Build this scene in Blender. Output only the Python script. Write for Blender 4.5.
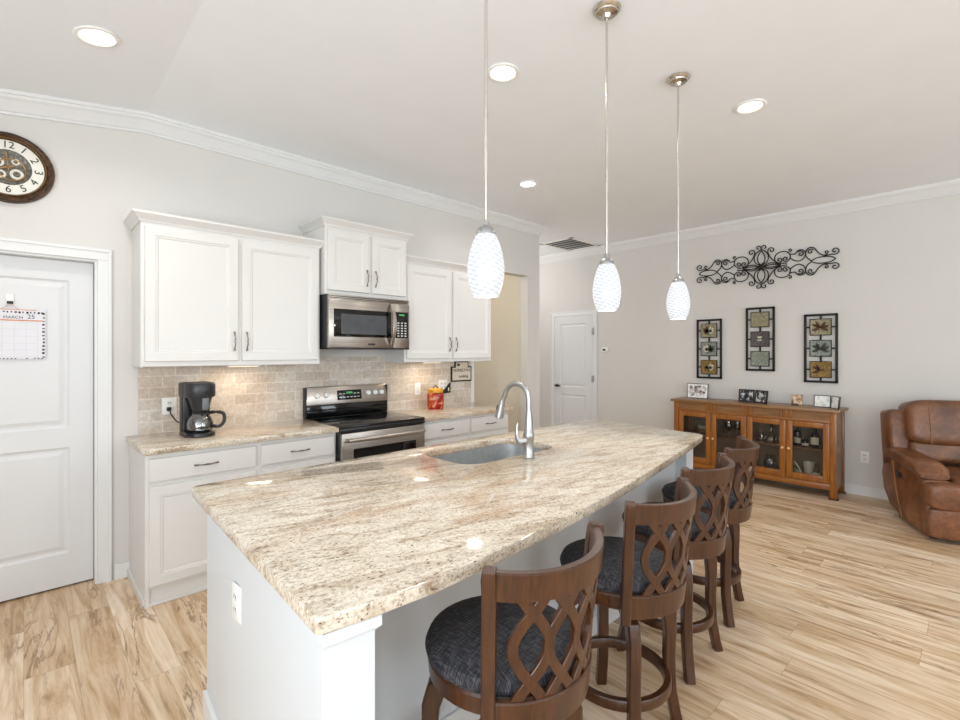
import bpy, bmesh, math, random
from mathutils import Vector, Matrix
PI = math.pi
random.seed(7)
S = bpy.context.scene
C = S.collection
for o in list(bpy.data.objects): bpy.data.objects.remove(o)

# ---------------------------------------------------------------- camera, world, daylight, exposure
cam = bpy.data.cameras.new('camera')
cam.sensor_width = 36.0
cam.lens = 18.0
cam.shift_y = -7.7 / 960.0
cam.clip_start = 0.02
co = bpy.data.objects.new('camera', cam); C.objects.link(co)
HEAD = math.atan2(505.0, 480.0)                 # heading turned from +X towards -Y of the kitchen wall
co.location = (0, 0, 1.46)
fwd = Vector((math.cos(HEAD), math.sin(HEAD), 0))
co.rotation_euler = fwd.to_track_quat('-Z', 'Y').to_euler()
S.camera = co
w = bpy.data.worlds.new('world'); S.world = w; w.use_nodes = True
w.node_tree.nodes['Background'].inputs[0].default_value = (0.86, 0.93, 1.0, 1)
w.node_tree.nodes['Background'].inputs[1].default_value = 1.0
S.view_settings.view_transform = 'Standard'
S.view_settings.look = 'None'
S.view_settings.exposure = 0.35
S.view_settings.gamma = 1.0
S.view_settings.use_curve_mapping = False
S.cycles.max_bounces = 10
S.cycles.diffuse_bounces = 6
S.cycles.glossy_bounces = 5
S.cycles.transmission_bounces = 8
S.cycles.transparent_max_bounces = 8
S.cycles.sample_clamp_indirect = 4.0
S.cycles.caustics_reflective = False
S.cycles.caustics_refractive = False

def area(name, loc, direction, sx, sy, power, col):
    l = bpy.data.lights.new(name, 'AREA'); l.shape = 'RECTANGLE'; l.size = sx; l.size_y = sy
    l.energy = power; l.color = col
    o = bpy.data.objects.new(name, l); C.objects.link(o); o.location = loc
    o.rotation_euler = Vector(direction).to_track_quat('-Z', 'Y').to_euler()
    return o
DAY = (0.83, 0.93, 1.0)
# daylight lamps added at unseen windows behind the camera, tilted up to brighten the ceiling
WIN_RIGHT = [(-0.9, 1.5), (1.6, 1.5), (4.1, 1.5)]      # centre x, width on the wall at y = -4.5
WIN_LEFT = [(-2.6, 1.5), (0.1, 1.7)]                   # centre y, width on the wall at x = -2.4
for cx_, wd in WIN_RIGHT: area('window_uplight', (cx_, -4.45, 1.5), (0, 1, .85), wd - .1, 1.9, 42, DAY)
for cy_, wd in WIN_LEFT: area('window_uplight', (-2.35, cy_, 1.45), (1, 0, .8), wd - .1, 1.9, 80, DAY)

# ---------------------------------------------------------------- materials
def newmat(name):
    m = bpy.data.materials.new(name); m.use_nodes = True
    nt = m.node_tree
    return m, nt, nt.nodes['Principled BSDF']
def lin(c):
    if isinstance(c, str):
        c = [int(c[i:i+2], 16) / 255 for i in (0, 2, 4)]
    return tuple((x / 12.92 if x <= .04045 else ((x + .055) / 1.055) ** 2.4) for x in c) + (1,)
def nd(nt, t, **kw):
    n = nt.nodes.new(t)
    for k, v in kw.items():
        if k.startswith('in_'):
            key = k[3:]
            n.inputs[int(key) if key.isdigit() else key].default_value = v
        else: setattr(n, k, v)
    return n
def math_(nt, op, a, b=None, c=None):
    n = nt.nodes.new('ShaderNodeMath'); n.operation = op
    for i, x in enumerate((a, b, c)):
        if x is None: continue
        if isinstance(x, (int, float)): n.inputs[i].default_value = x
        else: nt.links.new(x, n.inputs[i])
    return n.outputs[0]
def mixc(nt, fac, a, b, mode='MIX'):
    n = nt.nodes.new('ShaderNodeMix'); n.data_type = 'RGBA'; n.blend_type = mode
    for s, x in ((0, fac), (6, a), (7, b)):
        if isinstance(x, (int, float)): n.inputs[s].default_value = x
        elif isinstance(x, tuple): n.inputs[s].default_value = x
        else: nt.links.new(x, n.inputs[s])
    return n.outputs[2]
def ramp(nt, fac, stops, interp='LINEAR'):
    n = nt.nodes.new('ShaderNodeValToRGB'); n.color_ramp.interpolation = interp
    e = n.color_ramp.elements
    e[0].position, e[0].color = stops[0]; e[1].position, e[1].color = stops[-1]
    for p, c in stops[1:-1]:
        x = e.new(p); x.color = c
    nt.links.new(fac, n.inputs[0])
    return n.outputs[0]
def pos(nt, obj=False):
    if obj: return nd(nt, 'ShaderNodeTexCoord').outputs['Object']
    return nd(nt, 'ShaderNodeNewGeometry').outputs['Position']
def vscale(nt, v, s):
    n = nd(nt, 'ShaderNodeVectorMath', operation='MULTIPLY'); nt.links.new(v, n.inputs[0]); n.inputs[1].default_value = s
    return n.outputs[0]
def noise(nt, v, scale, detail=3, rough=.5, dist=0):
    n = nd(nt, 'ShaderNodeTexNoise'); n.inputs['Scale'].default_value = scale; n.inputs['Detail'].default_value = detail
    n.inputs['Roughness'].default_value = rough; n.inputs['Distortion'].default_value = dist
    nt.links.new(v, n.inputs['Vector']); return n.outputs['Fac']
def bump(nt, b, h, strength=.2, dist=.01):
    n = nd(nt, 'ShaderNodeBump'); n.inputs['Strength'].default_value = strength; n.inputs['Distance'].default_value = dist
    nt.links.new(h, n.inputs['Height']); nt.links.new(n.outputs[0], b.inputs['Normal'])

def plain(name, col, rough=.5, metal=0, var=.03, scale=14, coat=0, spec=None):
    """a plain colour with faint procedural mottling"""
    m, nt, b = newmat(name)
    c = lin(col); n = noise(nt, pos(nt, True), scale, 2)
    lo = tuple(x * (1 - var) for x in c[:3]) + (1,); hi = tuple(min(1, x * (1 + var)) for x in c[:3]) + (1,)
    nt.links.new(ramp(nt, n, [(.3, lo), (.7, hi)]), b.inputs['Base Color'])
    b.inputs['Roughness'].default_value = rough; b.inputs['Metallic'].default_value = metal
    if coat: b.inputs['Coat Weight'].default_value = coat; b.inputs['Coat Roughness'].default_value = .15
    if spec is not None: b.inputs['Specular IOR Level'].default_value = spec
    return m
def emit(name, col, s):
    m, nt, b = newmat(name)
    b.inputs['Base Color'].default_value = lin(col); b.inputs['Emission Color'].default_value = lin(col)
    b.inputs['Emission Strength'].default_value = s
    return m
def glass(name, tint='ffffff', alpha=.12, rough=.03):
    m, nt, b = newmat(name)
    t = nd(nt, 'ShaderNodeBsdfTransparent'); t.inputs[0].default_value = lin(tint)
    g = nd(nt, 'ShaderNodeBsdfGlossy'); g.inputs['Roughness'].default_value = rough
    f = nd(nt, 'ShaderNodeFresnel'); f.inputs[0].default_value = 1.45
    a = math_(nt, 'ADD', f.outputs[0], alpha)
    mx = nd(nt, 'ShaderNodeMixShader'); nt.links.new(a, mx.inputs[0]); nt.links.new(t.outputs[0], mx.inputs[1]); nt.links.new(g.outputs[0], mx.inputs[2])
    nt.links.new(mx.outputs[0], nt.nodes['Material Output'].inputs[0])
    return m
def wood(name, dark, mid, light, rough=.35, axis=2, sc=1.0, coat=.2):
    m, nt, b = newmat(name)
    s = [22 * sc] * 3; s[axis] = 1.6 * sc
    p = vscale(nt, pos(nt, True), tuple(s))
    n = noise(nt, p, 1.6, 5, .6, .8)
    nt.links.new(ramp(nt, n, [(.25, lin(dark)), (.5, lin(mid)), (.78, lin(light))]), b.inputs['Base Color'])
    b.inputs['Roughness'].default_value = rough
    b.inputs['Coat Weight'].default_value = coat; b.inputs['Coat Roughness'].default_value = .2
    return m

M = {}
M['wall'] = plain('wall_paint', 'd4d1cd', .85, var=.01, scale=3)
M['ceiling'] = plain('ceiling_paint', 'eff2f6', .9, var=.01, scale=3)
M['beige_wall'] = plain('beige_wall_paint', 'dbd4c6', .85, var=.01, scale=3)
M['trim'] = plain('trim_paint', 'dfdfdf', .45, var=.01, scale=3)
M['door'] = plain('door_paint', 'd9d9da', .45, var=.01, scale=3)
M['cabinet'] = plain('cabinet_paint', 'dcdad7', .38, var=.01, scale=4)
M['island'] = plain('island_paint', 'd3d7db', .4, var=.01, scale=4)
M['white'] = plain('white_plastic', 'ecebe8', .35, var=.02)
M['nickel'] = plain('brushed_nickel', 'aeafaf', .34, 1, .05, 60)
M['bronze_pull'] = plain('dark_pull_metal', '8a8178', .25, 1, .1, 40)
M['canopy'] = plain('canopy_nickel', 'cfc9bf', .22, 1, .05, 50)
M['rod'] = plain('rod_nickel', 'd4cfc8', .25, 1, .05, 50)
M['black'] = plain('black_plastic', '1c1c1e', .3, var=.1)
M['black_matte'] = plain('matte_black', '141414', .6, var=.1)
M['black_glass'] = plain('black_ceramic_glass', '0a0a0b', .06, var=.05)
M['iron'] = plain('black_iron', '221e1c', .5, .4, .15, 60)
M['brass'] = plain('brass_knob', 'f0cd98', .3, .3, .05)
M['gold'] = plain('gold_hand', 'a98250', .35, .8, .1)
M['sink'] = plain('sink_steel', 'c3c6c8', .38, .75, .08, 30)
M['char'] = plain('charcoal_plastic', '2a2b2e', .35, var=.1)
M['paper'] = plain('calendar_paper', 'dedde2', .7, var=.01)
M['ink'] = plain('dark_ink', '2b2a2c', .7, var=.05)
M['orange_ink'] = plain('orange_ink', 'd08a62', .7, var=.1)
M['ceramic'] = plain('cream_ceramic', 'e4ddcb', .25, var=.03, coat=.3)
M['glass'] = glass('clear_glass', 'f4f6f6', .04)
M['cab_glass'] = glass('cabinet_glass', 'f3f2f0', .0)
M['clear_glassware'] = glass('glassware_glass', 'e3eaee', .3, .12)
M['dark_bottle'] = plain('dark_bottle_glass', '1d1410', .1, var=.1, coat=.5)
M['label'] = plain('paper_label', 'e7dcc4', .6, var=.05)
M['green_ceramic'] = plain('green_ceramic', '8fa790', .3, var=.08)
M['blue_glass'] = glass('blue_glass', '9fc4dc', .2)
M['burner'] = plain('burner_ring_print', '4c4c50', .12, var=.1)

def m_steel():
    m, nt, b = newmat('brushed_steel')
    p = vscale(nt, pos(nt, True), (2, 2, 160))
    n = noise(nt, p, 1.5, 2)
    nt.links.new(ramp(nt, n, [(.3, lin('a19a93')), (.7, lin('c2bab2'))]), b.inputs['Base Color'])
    b.inputs['Metallic'].default_value = 1; b.inputs['Roughness'].default_value = .3
    return m
M['steel'] = m_steel()

def m_floor():
    m, nt, b = newmat('floor_planks')
    sep = nd(nt, 'ShaderNodeSeparateXYZ'); nt.links.new(pos(nt), sep.inputs[0])
    x, y = sep.outputs[0], sep.outputs[1]
    u = math_(nt, 'DIVIDE', x, .178); row = math_(nt, 'FLOOR', u); fu = math_(nt, 'SUBTRACT', u, row)
    wn = nd(nt, 'ShaderNodeTexWhiteNoise', noise_dimensions='1D'); nt.links.new(row, wn.inputs['W'])
    v = math_(nt, 'ADD', math_(nt, 'DIVIDE', y, 1.22), wn.outputs['Value']); col = math_(nt, 'FLOOR', v); fv = math_(nt, 'SUBTRACT', v, col)
    cid = nd(nt, 'ShaderNodeCombineXYZ'); nt.links.new(row, cid.inputs[0]); nt.links.new(col, cid.inputs[1])
    w2 = nd(nt, 'ShaderNodeTexWhiteNoise', noise_dimensions='3D'); nt.links.new(cid.outputs[0], w2.inputs['Vector'])
    r = w2.outputs['Value']
    # grain: stretched along y, shifted per plank
    g = nd(nt, 'ShaderNodeCombineXYZ')
    nt.links.new(math_(nt, 'MULTIPLY', x, 11), g.inputs[0]); nt.links.new(math_(nt, 'MULTIPLY', y, 1.05), g.inputs[1])
    nt.links.new(math_(nt, 'MULTIPLY', r, 37), g.inputs[2])
    n1 = noise(nt, g.outputs[0], 1.5, 5, .62, 1.2)
    g2 = nd(nt, 'ShaderNodeCombineXYZ')
    nt.links.new(math_(nt, 'MULTIPLY', x, 70), g2.inputs[0]); nt.links.new(math_(nt, 'MULTIPLY', y, 3), g2.inputs[1])
    nt.links.new(math_(nt, 'MULTIPLY', r, 11), g2.inputs[2])
    n2 = noise(nt, g2.outputs[0], 1.3, 3, .6, .3)
    base = ramp(nt, n1, [(.27, lin('a8886b')), (.41, lin('d4b896')), (.54, lin('ead5bb')), (.72, lin('f4e7d5'))])
    tone = ramp(nt, r, [(0, lin('e4d9cc')), (.5, lin('f5efe8')), (1, lin('ffffff'))])
    c = mixc(nt, 1, base, tone, 'MULTIPLY')
    c = mixc(nt, .4, c, ramp(nt, n2, [(.3, lin('d9c7b2')), (.65, lin('ffffff'))]), 'MULTIPLY')
    # dark heart cracks
    g3 = nd(nt, 'ShaderNodeCombineXYZ')
    nt.links.new(math_(nt, 'MULTIPLY', x, 7), g3.inputs[0]); nt.links.new(math_(nt, 'MULTIPLY', y, 1.2), g3.inputs[1])
    nt.links.new(math_(nt, 'MULTIPLY', r, 53), g3.inputs[2])
    n3 = noise(nt, g3.outputs[0], 1.2, 6, .62, .9)
    line = math_(nt, 'ABSOLUTE', math_(nt, 'SUBTRACT', n3, .5))
    lm = ramp(nt, line, [(0, (1, 1, 1, 1)), (.03, (0, 0, 0, 1))])
    n4 = noise(nt, g3.outputs[0], .9, 2)
    lm = math_(nt, 'MULTIPLY', lm, ramp(nt, n4, [(.52, (0, 0, 0, 1)), (.64, (1, 1, 1, 1))]))
    c = mixc(nt, math_(nt, 'MULTIPLY', lm, .75), c, lin('754c2b'))
    du = math_(nt, 'MINIMUM', fu, math_(nt, 'SUBTRACT', 1, fu)); dv = math_(nt, 'MULTIPLY', math_(nt, 'MINIMUM', fv, math_(nt, 'SUBTRACT', 1, fv)), 6.85)
    sm = ramp(nt, math_(nt, 'MINIMUM', du, dv), [(0, (1, 1, 1, 1)), (.016, (0, 0, 0, 1))])
    c = mixc(nt, math_(nt, 'MULTIPLY', sm, .45), c, lin('8d6f50'))
    nt.links.new(c, b.inputs['Base Color'])
    b.inputs['Roughness'].default_value = .42
    return m
M['floor'] = m_floor()

def m_granite():
    m, nt, b = newmat('granite')
    p = pos(nt)
    rt = nd(nt, 'ShaderNodeVectorRotate', rotation_type='Z_AXIS'); rt.inputs['Angle'].default_value = .22; nt.links.new(p, rt.inputs['Vector'])
    ps = vscale(nt, rt.outputs[0], (3.2, 13, 13))
    n1 = noise(nt, ps, 1.5, 5, .62, .9)
    base = ramp(nt, n1, [(.27, lin('a18f7c')), (.40, lin('c6b8a6')), (.51, lin('dcd3c5')), (.72, lin('e9e3d9'))])
    big = noise(nt, vscale(nt, p, (1.2, 3.5, 3.5)), 1.3, 4, .6, .6)
    c = mixc(nt, math_(nt, 'MULTIPLY', ramp(nt, big, [(.53, (0, 0, 0, 1)), (.7, (1, 1, 1, 1))]), .65), base, lin('bf9e7c'))
    fine = noise(nt, p, 110, 3, .6)
    c = mixc(nt, .8, c, ramp(nt, fine, [(.32, lin('b9a898')), (.5, lin('f4efe8')), (.7, lin('ffffff'))]), 'MULTIPLY')
    grey = noise(nt, vscale(nt, p, (10, 30, 30)), 1.6, 3)
    c = mixc(nt, math_(nt, 'MULTIPLY', ramp(nt, grey, [(.56, (0, 0, 0, 1)), (.7, (1, 1, 1, 1))]), .5), c, lin('b3aa9d'))
    sp = noise(nt, vscale(nt, p, (60, 95, 95)), 1, 2, .5)
    c = mixc(nt, math_(nt, 'MULTIPLY', math_(nt, 'MULTIPLY', ramp(nt, sp, [(.6, (0, 0, 0, 1)), (.66, (1, 1, 1, 1))]), ramp(nt, n1, [(.42, (1, 1, 1, 1)), (.56, (.12, .12, .12, 1))])), .8), c, lin('6b4f3b'))
    sp2 = noise(nt, vscale(nt, p, (90, 130, 130)), 1, 1, .5)
    c = mixc(nt, math_(nt, 'MULTIPLY', ramp(nt, sp2, [(.69, (0, 0, 0, 1)), (.73, (1, 1, 1, 1))]), .9), c, lin('3a322c'))
    nt.links.new(c, b.inputs['Base Color'])
    b.inputs['Roughness'].default_value = .09
    return m
M['granite'] = m_granite()

def m_tile():
    m, nt, b = newmat('travertine_tile')
    sep = nd(nt, 'ShaderNodeSeparateXYZ'); nt.links.new(pos(nt), sep.inputs[0])
    cb = nd(nt, 'ShaderNodeCombineXYZ'); nt.links.new(sep.outputs[0], cb.inputs[0]); nt.links.new(math_(nt, 'SUBTRACT', sep.outputs[2], .917), cb.inputs[1])
    br = nd(nt, 'ShaderNodeTexBrick'); nt.links.new(cb.outputs[0], br.inputs['Vector'])
    br.inputs['Color1'].default_value = lin('cec5ba'); br.inputs['Color2'].default_value = lin('e6dfd5'); br.inputs['Mortar'].default_value = lin('e9e5de')
    br.inputs['Scale'].default_value = 1; br.inputs['Mortar Size'].default_value = .0036; br.inputs['Brick Width'].default_value = .152; br.inputs['Row Height'].default_value = .0765
    br.inputs['Bias'].default_value = -.1; br.inputs['Mortar Smooth'].default_value = .2
    n = noise(nt, pos(nt), 45, 5, .65)
    c = mixc(nt, .6, br.outputs['Color'], ramp(nt, n, [(.3, lin('d3c6b8')), (.6, lin('ffffff'))]), 'MULTIPLY')
    n2 = noise(nt, pos(nt), 5, 2)
    c = mixc(nt, .5, c, ramp(nt, n2, [(.35, lin('e0cfbd')), (.65, lin('f2f2f4'))]), 'MULTIPLY')
    nt.links.new(c, b.inputs['Base Color']); b.inputs['Roughness'].default_value = .55
    bump(nt, b, math_(nt, 'SUBTRACT', 1, br.outputs['Fac']), .35, .003)
    return m
M['tile'] = m_tile()

M['stool_wood'] = wood('walnut_stained_wood', '2c1608', '43240f', '573114', .3, 2, 1.8, .1)
M['oak'] = wood('amber_oak', '6c3a0f', '905518', 'a86e29', .38, 2, 1.0, .2)
M['oak_h'] = wood('amber_oak_across', '6c3a0f', '905518', 'a86e29', .38, 0, 1.0, .2)
M['oak_dark'] = wood('brown_oak', '6a4526', '87603a', '9c774d', .4, 0, 1.0, .2)
M['oak_inside'] = wood('cabinet_interior_wood', '7d6a59', '8c7866', '9a8672', .6, 0, 1.0, 0)

def m_fabric():
    m, nt, b = newmat('charcoal_weave')
    p = pos(nt, True)
    a = noise(nt, vscale(nt, p, (420, 30, 30)), 1, 2); c2 = noise(nt, vscale(nt, p, (30, 420, 30)), 1, 2)
    f = math_(nt, 'MULTIPLY', math_(nt, 'ADD', a, c2), .5)
    nt.links.new(ramp(nt, f, [(.38, lin('17171b')), (.5, lin('2c2c33')), (.63, lin('5d5a5b'))]), b.inputs['Base Color'])
    b.inputs['Roughness'].default_value = .85
    bump(nt, b, f, .3, .002)
    return m
M['fabric'] = m_fabric()
def m_leather():
    m, nt, b = newmat('brown_leather')
    p = pos(nt, True)
    n = noise(nt, p, 5.5, 5, .65, .4)
    c = ramp(nt, n, [(.25, lin('452817')), (.45, lin('6b4329')), (.6, lin('835435')), (.8, lin('ab7a50'))])
    f = noise(nt, p, 45, 3, .6)
    c = mixc(nt, .5, c, ramp(nt, f, [(.3, lin('b9a99c')), (.6, lin('ffffff'))]), 'MULTIPLY')
    nt.links.new(c, b.inputs['Base Color']); b.inputs['Roughness'].default_value = .36
    bump(nt, b, noise(nt, p, 160, 2), .15, .002)
    return m
M['leather'] = m_leather()
M['leather_dark'] = plain('dark_leather_seam', '3c2415', .5, var=.1)
M['stitch'] = plain('tan_stitching', '94683f', .5, var=.1)
def m_shade():
    m, nt, b = newmat('pendant_swirl_glass')
    p = pos(nt, True)
    sep = nd(nt, 'ShaderNodeSeparateXYZ'); nt.links.new(p, sep.inputs[0])
    an = math_(nt, 'ARCTAN2', sep.outputs[1], sep.outputs[0])
    k1 = math_(nt, 'SINE', math_(nt, 'ADD', math_(nt, 'MULTIPLY', sep.outputs[2], 420), math_(nt, 'MULTIPLY', an, 7)))
    k2 = math_(nt, 'SINE', math_(nt, 'SUBTRACT', math_(nt, 'MULTIPLY', sep.outputs[2], 240), math_(nt, 'MULTIPLY', an, 9)))
    f = math_(nt, 'MULTIPLY', math_(nt, 'ADD', math_(nt, 'ADD', k1, math_(nt, 'MULTIPLY', k2, .45)), 1.45), .345)
    c = ramp(nt, f, [(.1, lin('c3cedc')), (.6, lin('ffffff'))])
    nt.links.new(c, b.inputs['Emission Color'])
    b.inputs['Emission Strength'].default_value = .52; b.inputs['Roughness'].default_value = .2; b.inputs['Base Color'].default_value = lin('8a8c90')
    return m
M['shade'] = m_shade()
M['lens'] = emit('downlight_lens', 'fff8ec', 6.0)
M['puck'] = emit('puck_lens', 'ffe2b8', 3.0)
M['lcd'] = emit('green_display', '3a8a4a', .5)
M['key'] = plain('pale_keys', 'c8c8c8', .5, var=.05)
def m_art(name, a, b_, c_):
    m, nt, b = newmat(name)
    n = noise(nt, pos(nt), 55, 4, .65)
    nt.links.new(ramp(nt, n, [(.3, lin(a)), (.5, lin(b_)), (.7, lin(c_))]), b.inputs['Base Color'])
    b.inputs['Roughness'].default_value = .45; b.inputs['Metallic'].default_value = .2
    return m
M['art_cream'] = m_art('art_cream', '57523f', '8c8469', 'b0a788')
M['art_grey'] = m_art('art_grey_green', '555b56', '7d837b', 'a0a59b')
M['art_gold'] = m_art('art_gold', '57421c', '83672f', 'a18548')
M['art_plum'] = m_art('art_plum', '3a3234', '51474a', '71676a')
M['art_green'] = m_art('art_sage', '5e665b', '7f8779', 'a3a898')
M['leaf_brown'] = plain('leaf_brown', '54382a', .4, .5, .2, 60)
M['leaf_silver'] = plain('leaf_silver', 'cfcabc', .35, .6, .1, 60)
M['leaf_dark'] = plain('leaf_dark', '3d3f35', .4, .5, .2, 60)
def m_photo(name, a, b_, c_):
    m, nt, b = newmat(name)
    n = noise(nt, pos(nt), 22, 2, .5, .5)
    nt.links.new(ramp(nt, n, [(.36, lin(a)), (.48, lin(b_)), (.6, lin(c_))]), b.inputs['Base Color'])
    b.inputs['Roughness'].default_value = .2
    return m
M['photo_pale'] = m_photo('pale_group_photo', '4a464c', 'b3a9a4', 'efecea')
M['photo_dark'] = m_photo('dark_portrait_photo', '15191f', '3a4048', 'c9c6c2')
M['photo_white'] = m_photo('near_white_print', 'd5d6d4', 'eceeec', 'f5f6f4')
M['photo_tan'] = m_photo('tan_portrait_photo', '7d5a42', 'c9a88a', 'e6d3bd')
M['clock_rim'] = m_art('clock_rim_bronze', '2b1d14', '45301f', '6b4d30')
M['clock_face'] = plain('clock_face', 'e6e2d8', .5, var=.02)
M['clock_inner'] = m_art('clock_inner_dial', '3c3a36', '5b5850', '8d887c')
def m_jar():
    m, nt, b = newmat('red_painted_jar')
    n = noise(nt, pos(nt, True), 24, 3, .5, .6)
    nt.links.new(ramp(nt, n, [(.3, lin('6a1410')), (.45, lin('a3201a')), (.58, lin('bf5a20')), (.7, lin('e0a890'))], 'EASE'), b.inputs['Base Color'])
    b.inputs['Roughness'].default_value = .15
    return m
M['jar'] = m_jar()
M['jar_yellow'] = plain('yellow_glaze', 'd49a1e', .25, var=.2, scale=40)
M['sign_cream'] = m_art('sign_cream_board', 'd0c4b0', 'e0d6c5', 'ece5d8')
M['vent_dark'] = plain('vent_shade_dark', '3e3d3b', .7, var=.1)

# ---------------------------------------------------------------- mesh helpers
class MB:
    def __init__(s): s.bm = bmesh.new()
    def _add(s, b2, xf=None):
        if xf is not None: bmesh.ops.transform(b2, matrix=xf, verts=b2.verts)
        me = bpy.data.meshes.new('t'); b2.to_mesh(me); b2.free(); s.bm.from_mesh(me); bpy.data.meshes.remove(me)
        return s
    def box(s, x0, x1, y0, y1, z0, z1, bev=0, seg=2, xf=None):
        b = bmesh.new(); bmesh.ops.create_cube(b, size=1)
        for v in b.verts:
            v.co = ((x0 + x1) / 2 + v.co.x * abs(x1 - x0), (y0 + y1) / 2 + v.co.y * abs(y1 - y0), (z0 + z1) / 2 + v.co.z * abs(z1 - z0))
        if bev:
            bev = min(bev, .49 * min(abs(x1 - x0), abs(y1 - y0), abs(z1 - z0)))
            bmesh.ops.bevel(b, geom=b.edges[:], offset=bev, segments=seg, profile=.5, affect='EDGES')
        return s._add(b, xf)
    def prism(s, pts, z0, z1, bev=0, seg=2, xf=None):
        """2D polygon (x,y) extruded in z"""
        b = bmesh.new(); vs = [b.verts.new((p[0], p[1], z0)) for p in pts]
        f = b.faces.new(vs); r = bmesh.ops.extrude_face_region(b, geom=[f])
        for v in [g for g in r['geom'] if isinstance(g, bmesh.types.BMVert)]: v.co.z = z1
        bmesh.ops.recalc_face_normals(b, faces=b.faces)
        if bev: bmesh.ops.bevel(b, geom=[e for e in b.edges if abs(e.verts[0].co.z - e.verts[1].co.z) < 1e-6], offset=bev, segments=seg, profile=.5, affect='EDGES')
        return s._add(b, xf)
    def lathe(s, prof, c=(0, 0, 0), n=28, a0=0, a1=2 * PI, xf=None):
        b = bmesh.new(); full = abs(a1 - a0 - 2 * PI) < 1e-6
        k = n if full else n + 1; rings = []
        for i in range(k):
            a = a0 + (a1 - a0) * i / n
            rings.append([b.verts.new((c[0] + r * math.cos(a), c[1] + r * math.sin(a), c[2] + z)) for r, z in prof])
        for i in range(n):
            A, B = rings[i], rings[(i + 1) % k]
            for j in range(len(prof) - 1):
                b.faces.new((A[j], B[j], B[j + 1], A[j + 1]))
        bmesh.ops.remove_doubles(b, verts=b.verts, dist=1e-6)
        bmesh.ops.recalc_face_normals(b, faces=b.faces)
        return s._add(b, xf)
    def cyl(s, c, r, h, n=20, axis='z', bev=0, r2=None, xf=None):
        r2 = r if r2 is None else r2
        pr = [(0, 0), (r, 0), (r2, h), (0, h)] if not bev else [(0, 0), (r - bev, 0), (r, bev), (r2, h - bev), (r2 - bev, h), (0, h)]
        R = {'z': Matrix(), 'y': Matrix.Rotation(-PI / 2, 4, 'X'), '-y': Matrix.Rotation(PI / 2, 4, 'X'), 'x': Matrix.Rotation(PI / 2, 4, 'Y'), '-x': Matrix.Rotation(-PI / 2, 4, 'Y')}[axis]
        m = Matrix.Translation(c) @ R
        return s.lathe(pr, (0, 0, 0), n, xf=(xf @ m) if xf is not None else m)
    def tube(s, pts, r, n=10, closed=False, flat=None, up=None, xf=None, cap=True):
        """pts: list of 3-vectors; r radius or list; flat=(w,t): rectangular section w along up-cross, t along up"""
        b = bmesh.new(); P = [Vector(p) for p in pts]; N = len(P); rings = []; prev = None
        for i in range(N):
            if closed: t = (P[(i + 1) % N] - P[i - 1])
            else: t = P[min(i + 1, N - 1)] - P[max(i - 1, 0)]
            t = t.normalized()
            u = Vector(up[i] if isinstance(up, list) else up) if up is not None else (prev if prev is not None else (Vector((0, 0, 1)) if abs(t.z) < .9 else Vector((1, 0, 0))))
            u = (u - t * u.dot(t)); u = u.normalized() if u.length > 1e-6 else Vector((1, 0, 0)); prev = u
            sd = t.cross(u)
            ri = r[i] if isinstance(r, (list, tuple)) else r
            if flat:
                w_, t_ = flat[i] if isinstance(flat, list) else flat
                e = min(w_, t_) * .12
                q = [(w_/2 - e, t_/2), (w_/2, t_/2 - e), (w_/2, -t_/2 + e), (w_/2 - e, -t_/2), (-w_/2 + e, -t_/2), (-w_/2, -t_/2 + e), (-w_/2, t_/2 - e), (-w_/2 + e, t_/2)]
                rings.append([b.verts.new(P[i] + sd * a + u * c) for a, c in q])
            else:
                rings.append([b.verts.new(P[i] + sd * ri * math.cos(2 * PI * k / n) + u * ri * math.sin(2 * PI * k / n)) for k in range(n)])
        m = len(rings[0])
        for i in range(N if closed else N - 1):
            A, B = rings[i], rings[(i + 1) % N]
            for k in range(m): b.faces.new((A[k], A[(k + 1) % m], B[(k + 1) % m], B[k]))
        if not closed and cap: b.faces.new(rings[0][::-1]); b.faces.new(rings[-1])
        bmesh.ops.recalc_face_normals(b, faces=b.faces)
        return s._add(b, xf)
    def cushion(s, c, d, e=.35, n=28, m=16, xf=None):
        """superellipsoid pad, d = full sizes"""
        b = bmesh.new(); rows = []
        f = lambda v, p: math.copysign(abs(v) ** p, v)
        for i in range(m + 1):
            la = -PI / 2 + PI * i / m
            rows.append([b.verts.new((c[0] + d[0] / 2 * f(math.cos(la), e) * f(math.cos(2 * PI * k / n), e), c[1] + d[1] / 2 * f(math.cos(la), e) * f(math.sin(2 * PI * k / n), e), c[2] + d[2] / 2 * f(math.sin(la), e))) for k in range(n)])
        for i in range(m):
            for k in range(n): b.faces.new((rows[i][k], rows[i][(k + 1) % n], rows[i + 1][(k + 1) % n], rows[i + 1][k]))
        bmesh.ops.remove_doubles(b, verts=b.verts, dist=1e-5)
        bmesh.ops.recalc_face_normals(b, faces=b.faces)
        return s._add(b, xf)
    def loops(s, x0, x1, z0, z1, prof, back, xf=None):
        """rectangular panel facing -y: prof = [(inset, y), ...] rings from rim to centre, closed behind at y=back"""
        b = bmesh.new(); R = []
        for ins, y in [(0, back)] + prof:
            R.append([b.verts.new(p) for p in ((x0 + ins, y, z0 + ins), (x1 - ins, y, z0 + ins), (x1 - ins, y, z1 - ins), (x0 + ins, y, z1 - ins))])
        for A, B in zip(R, R[1:]):
            for k in range(4): b.faces.new((A[k], A[(k + 1) % 4], B[(k + 1) % 4], B[k]))
        b.faces.new(R[-1]); b.faces.new(R[0][::-1])
        bmesh.ops.recalc_face_normals(b, faces=b.faces)
        return s._add(b, xf)
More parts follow.
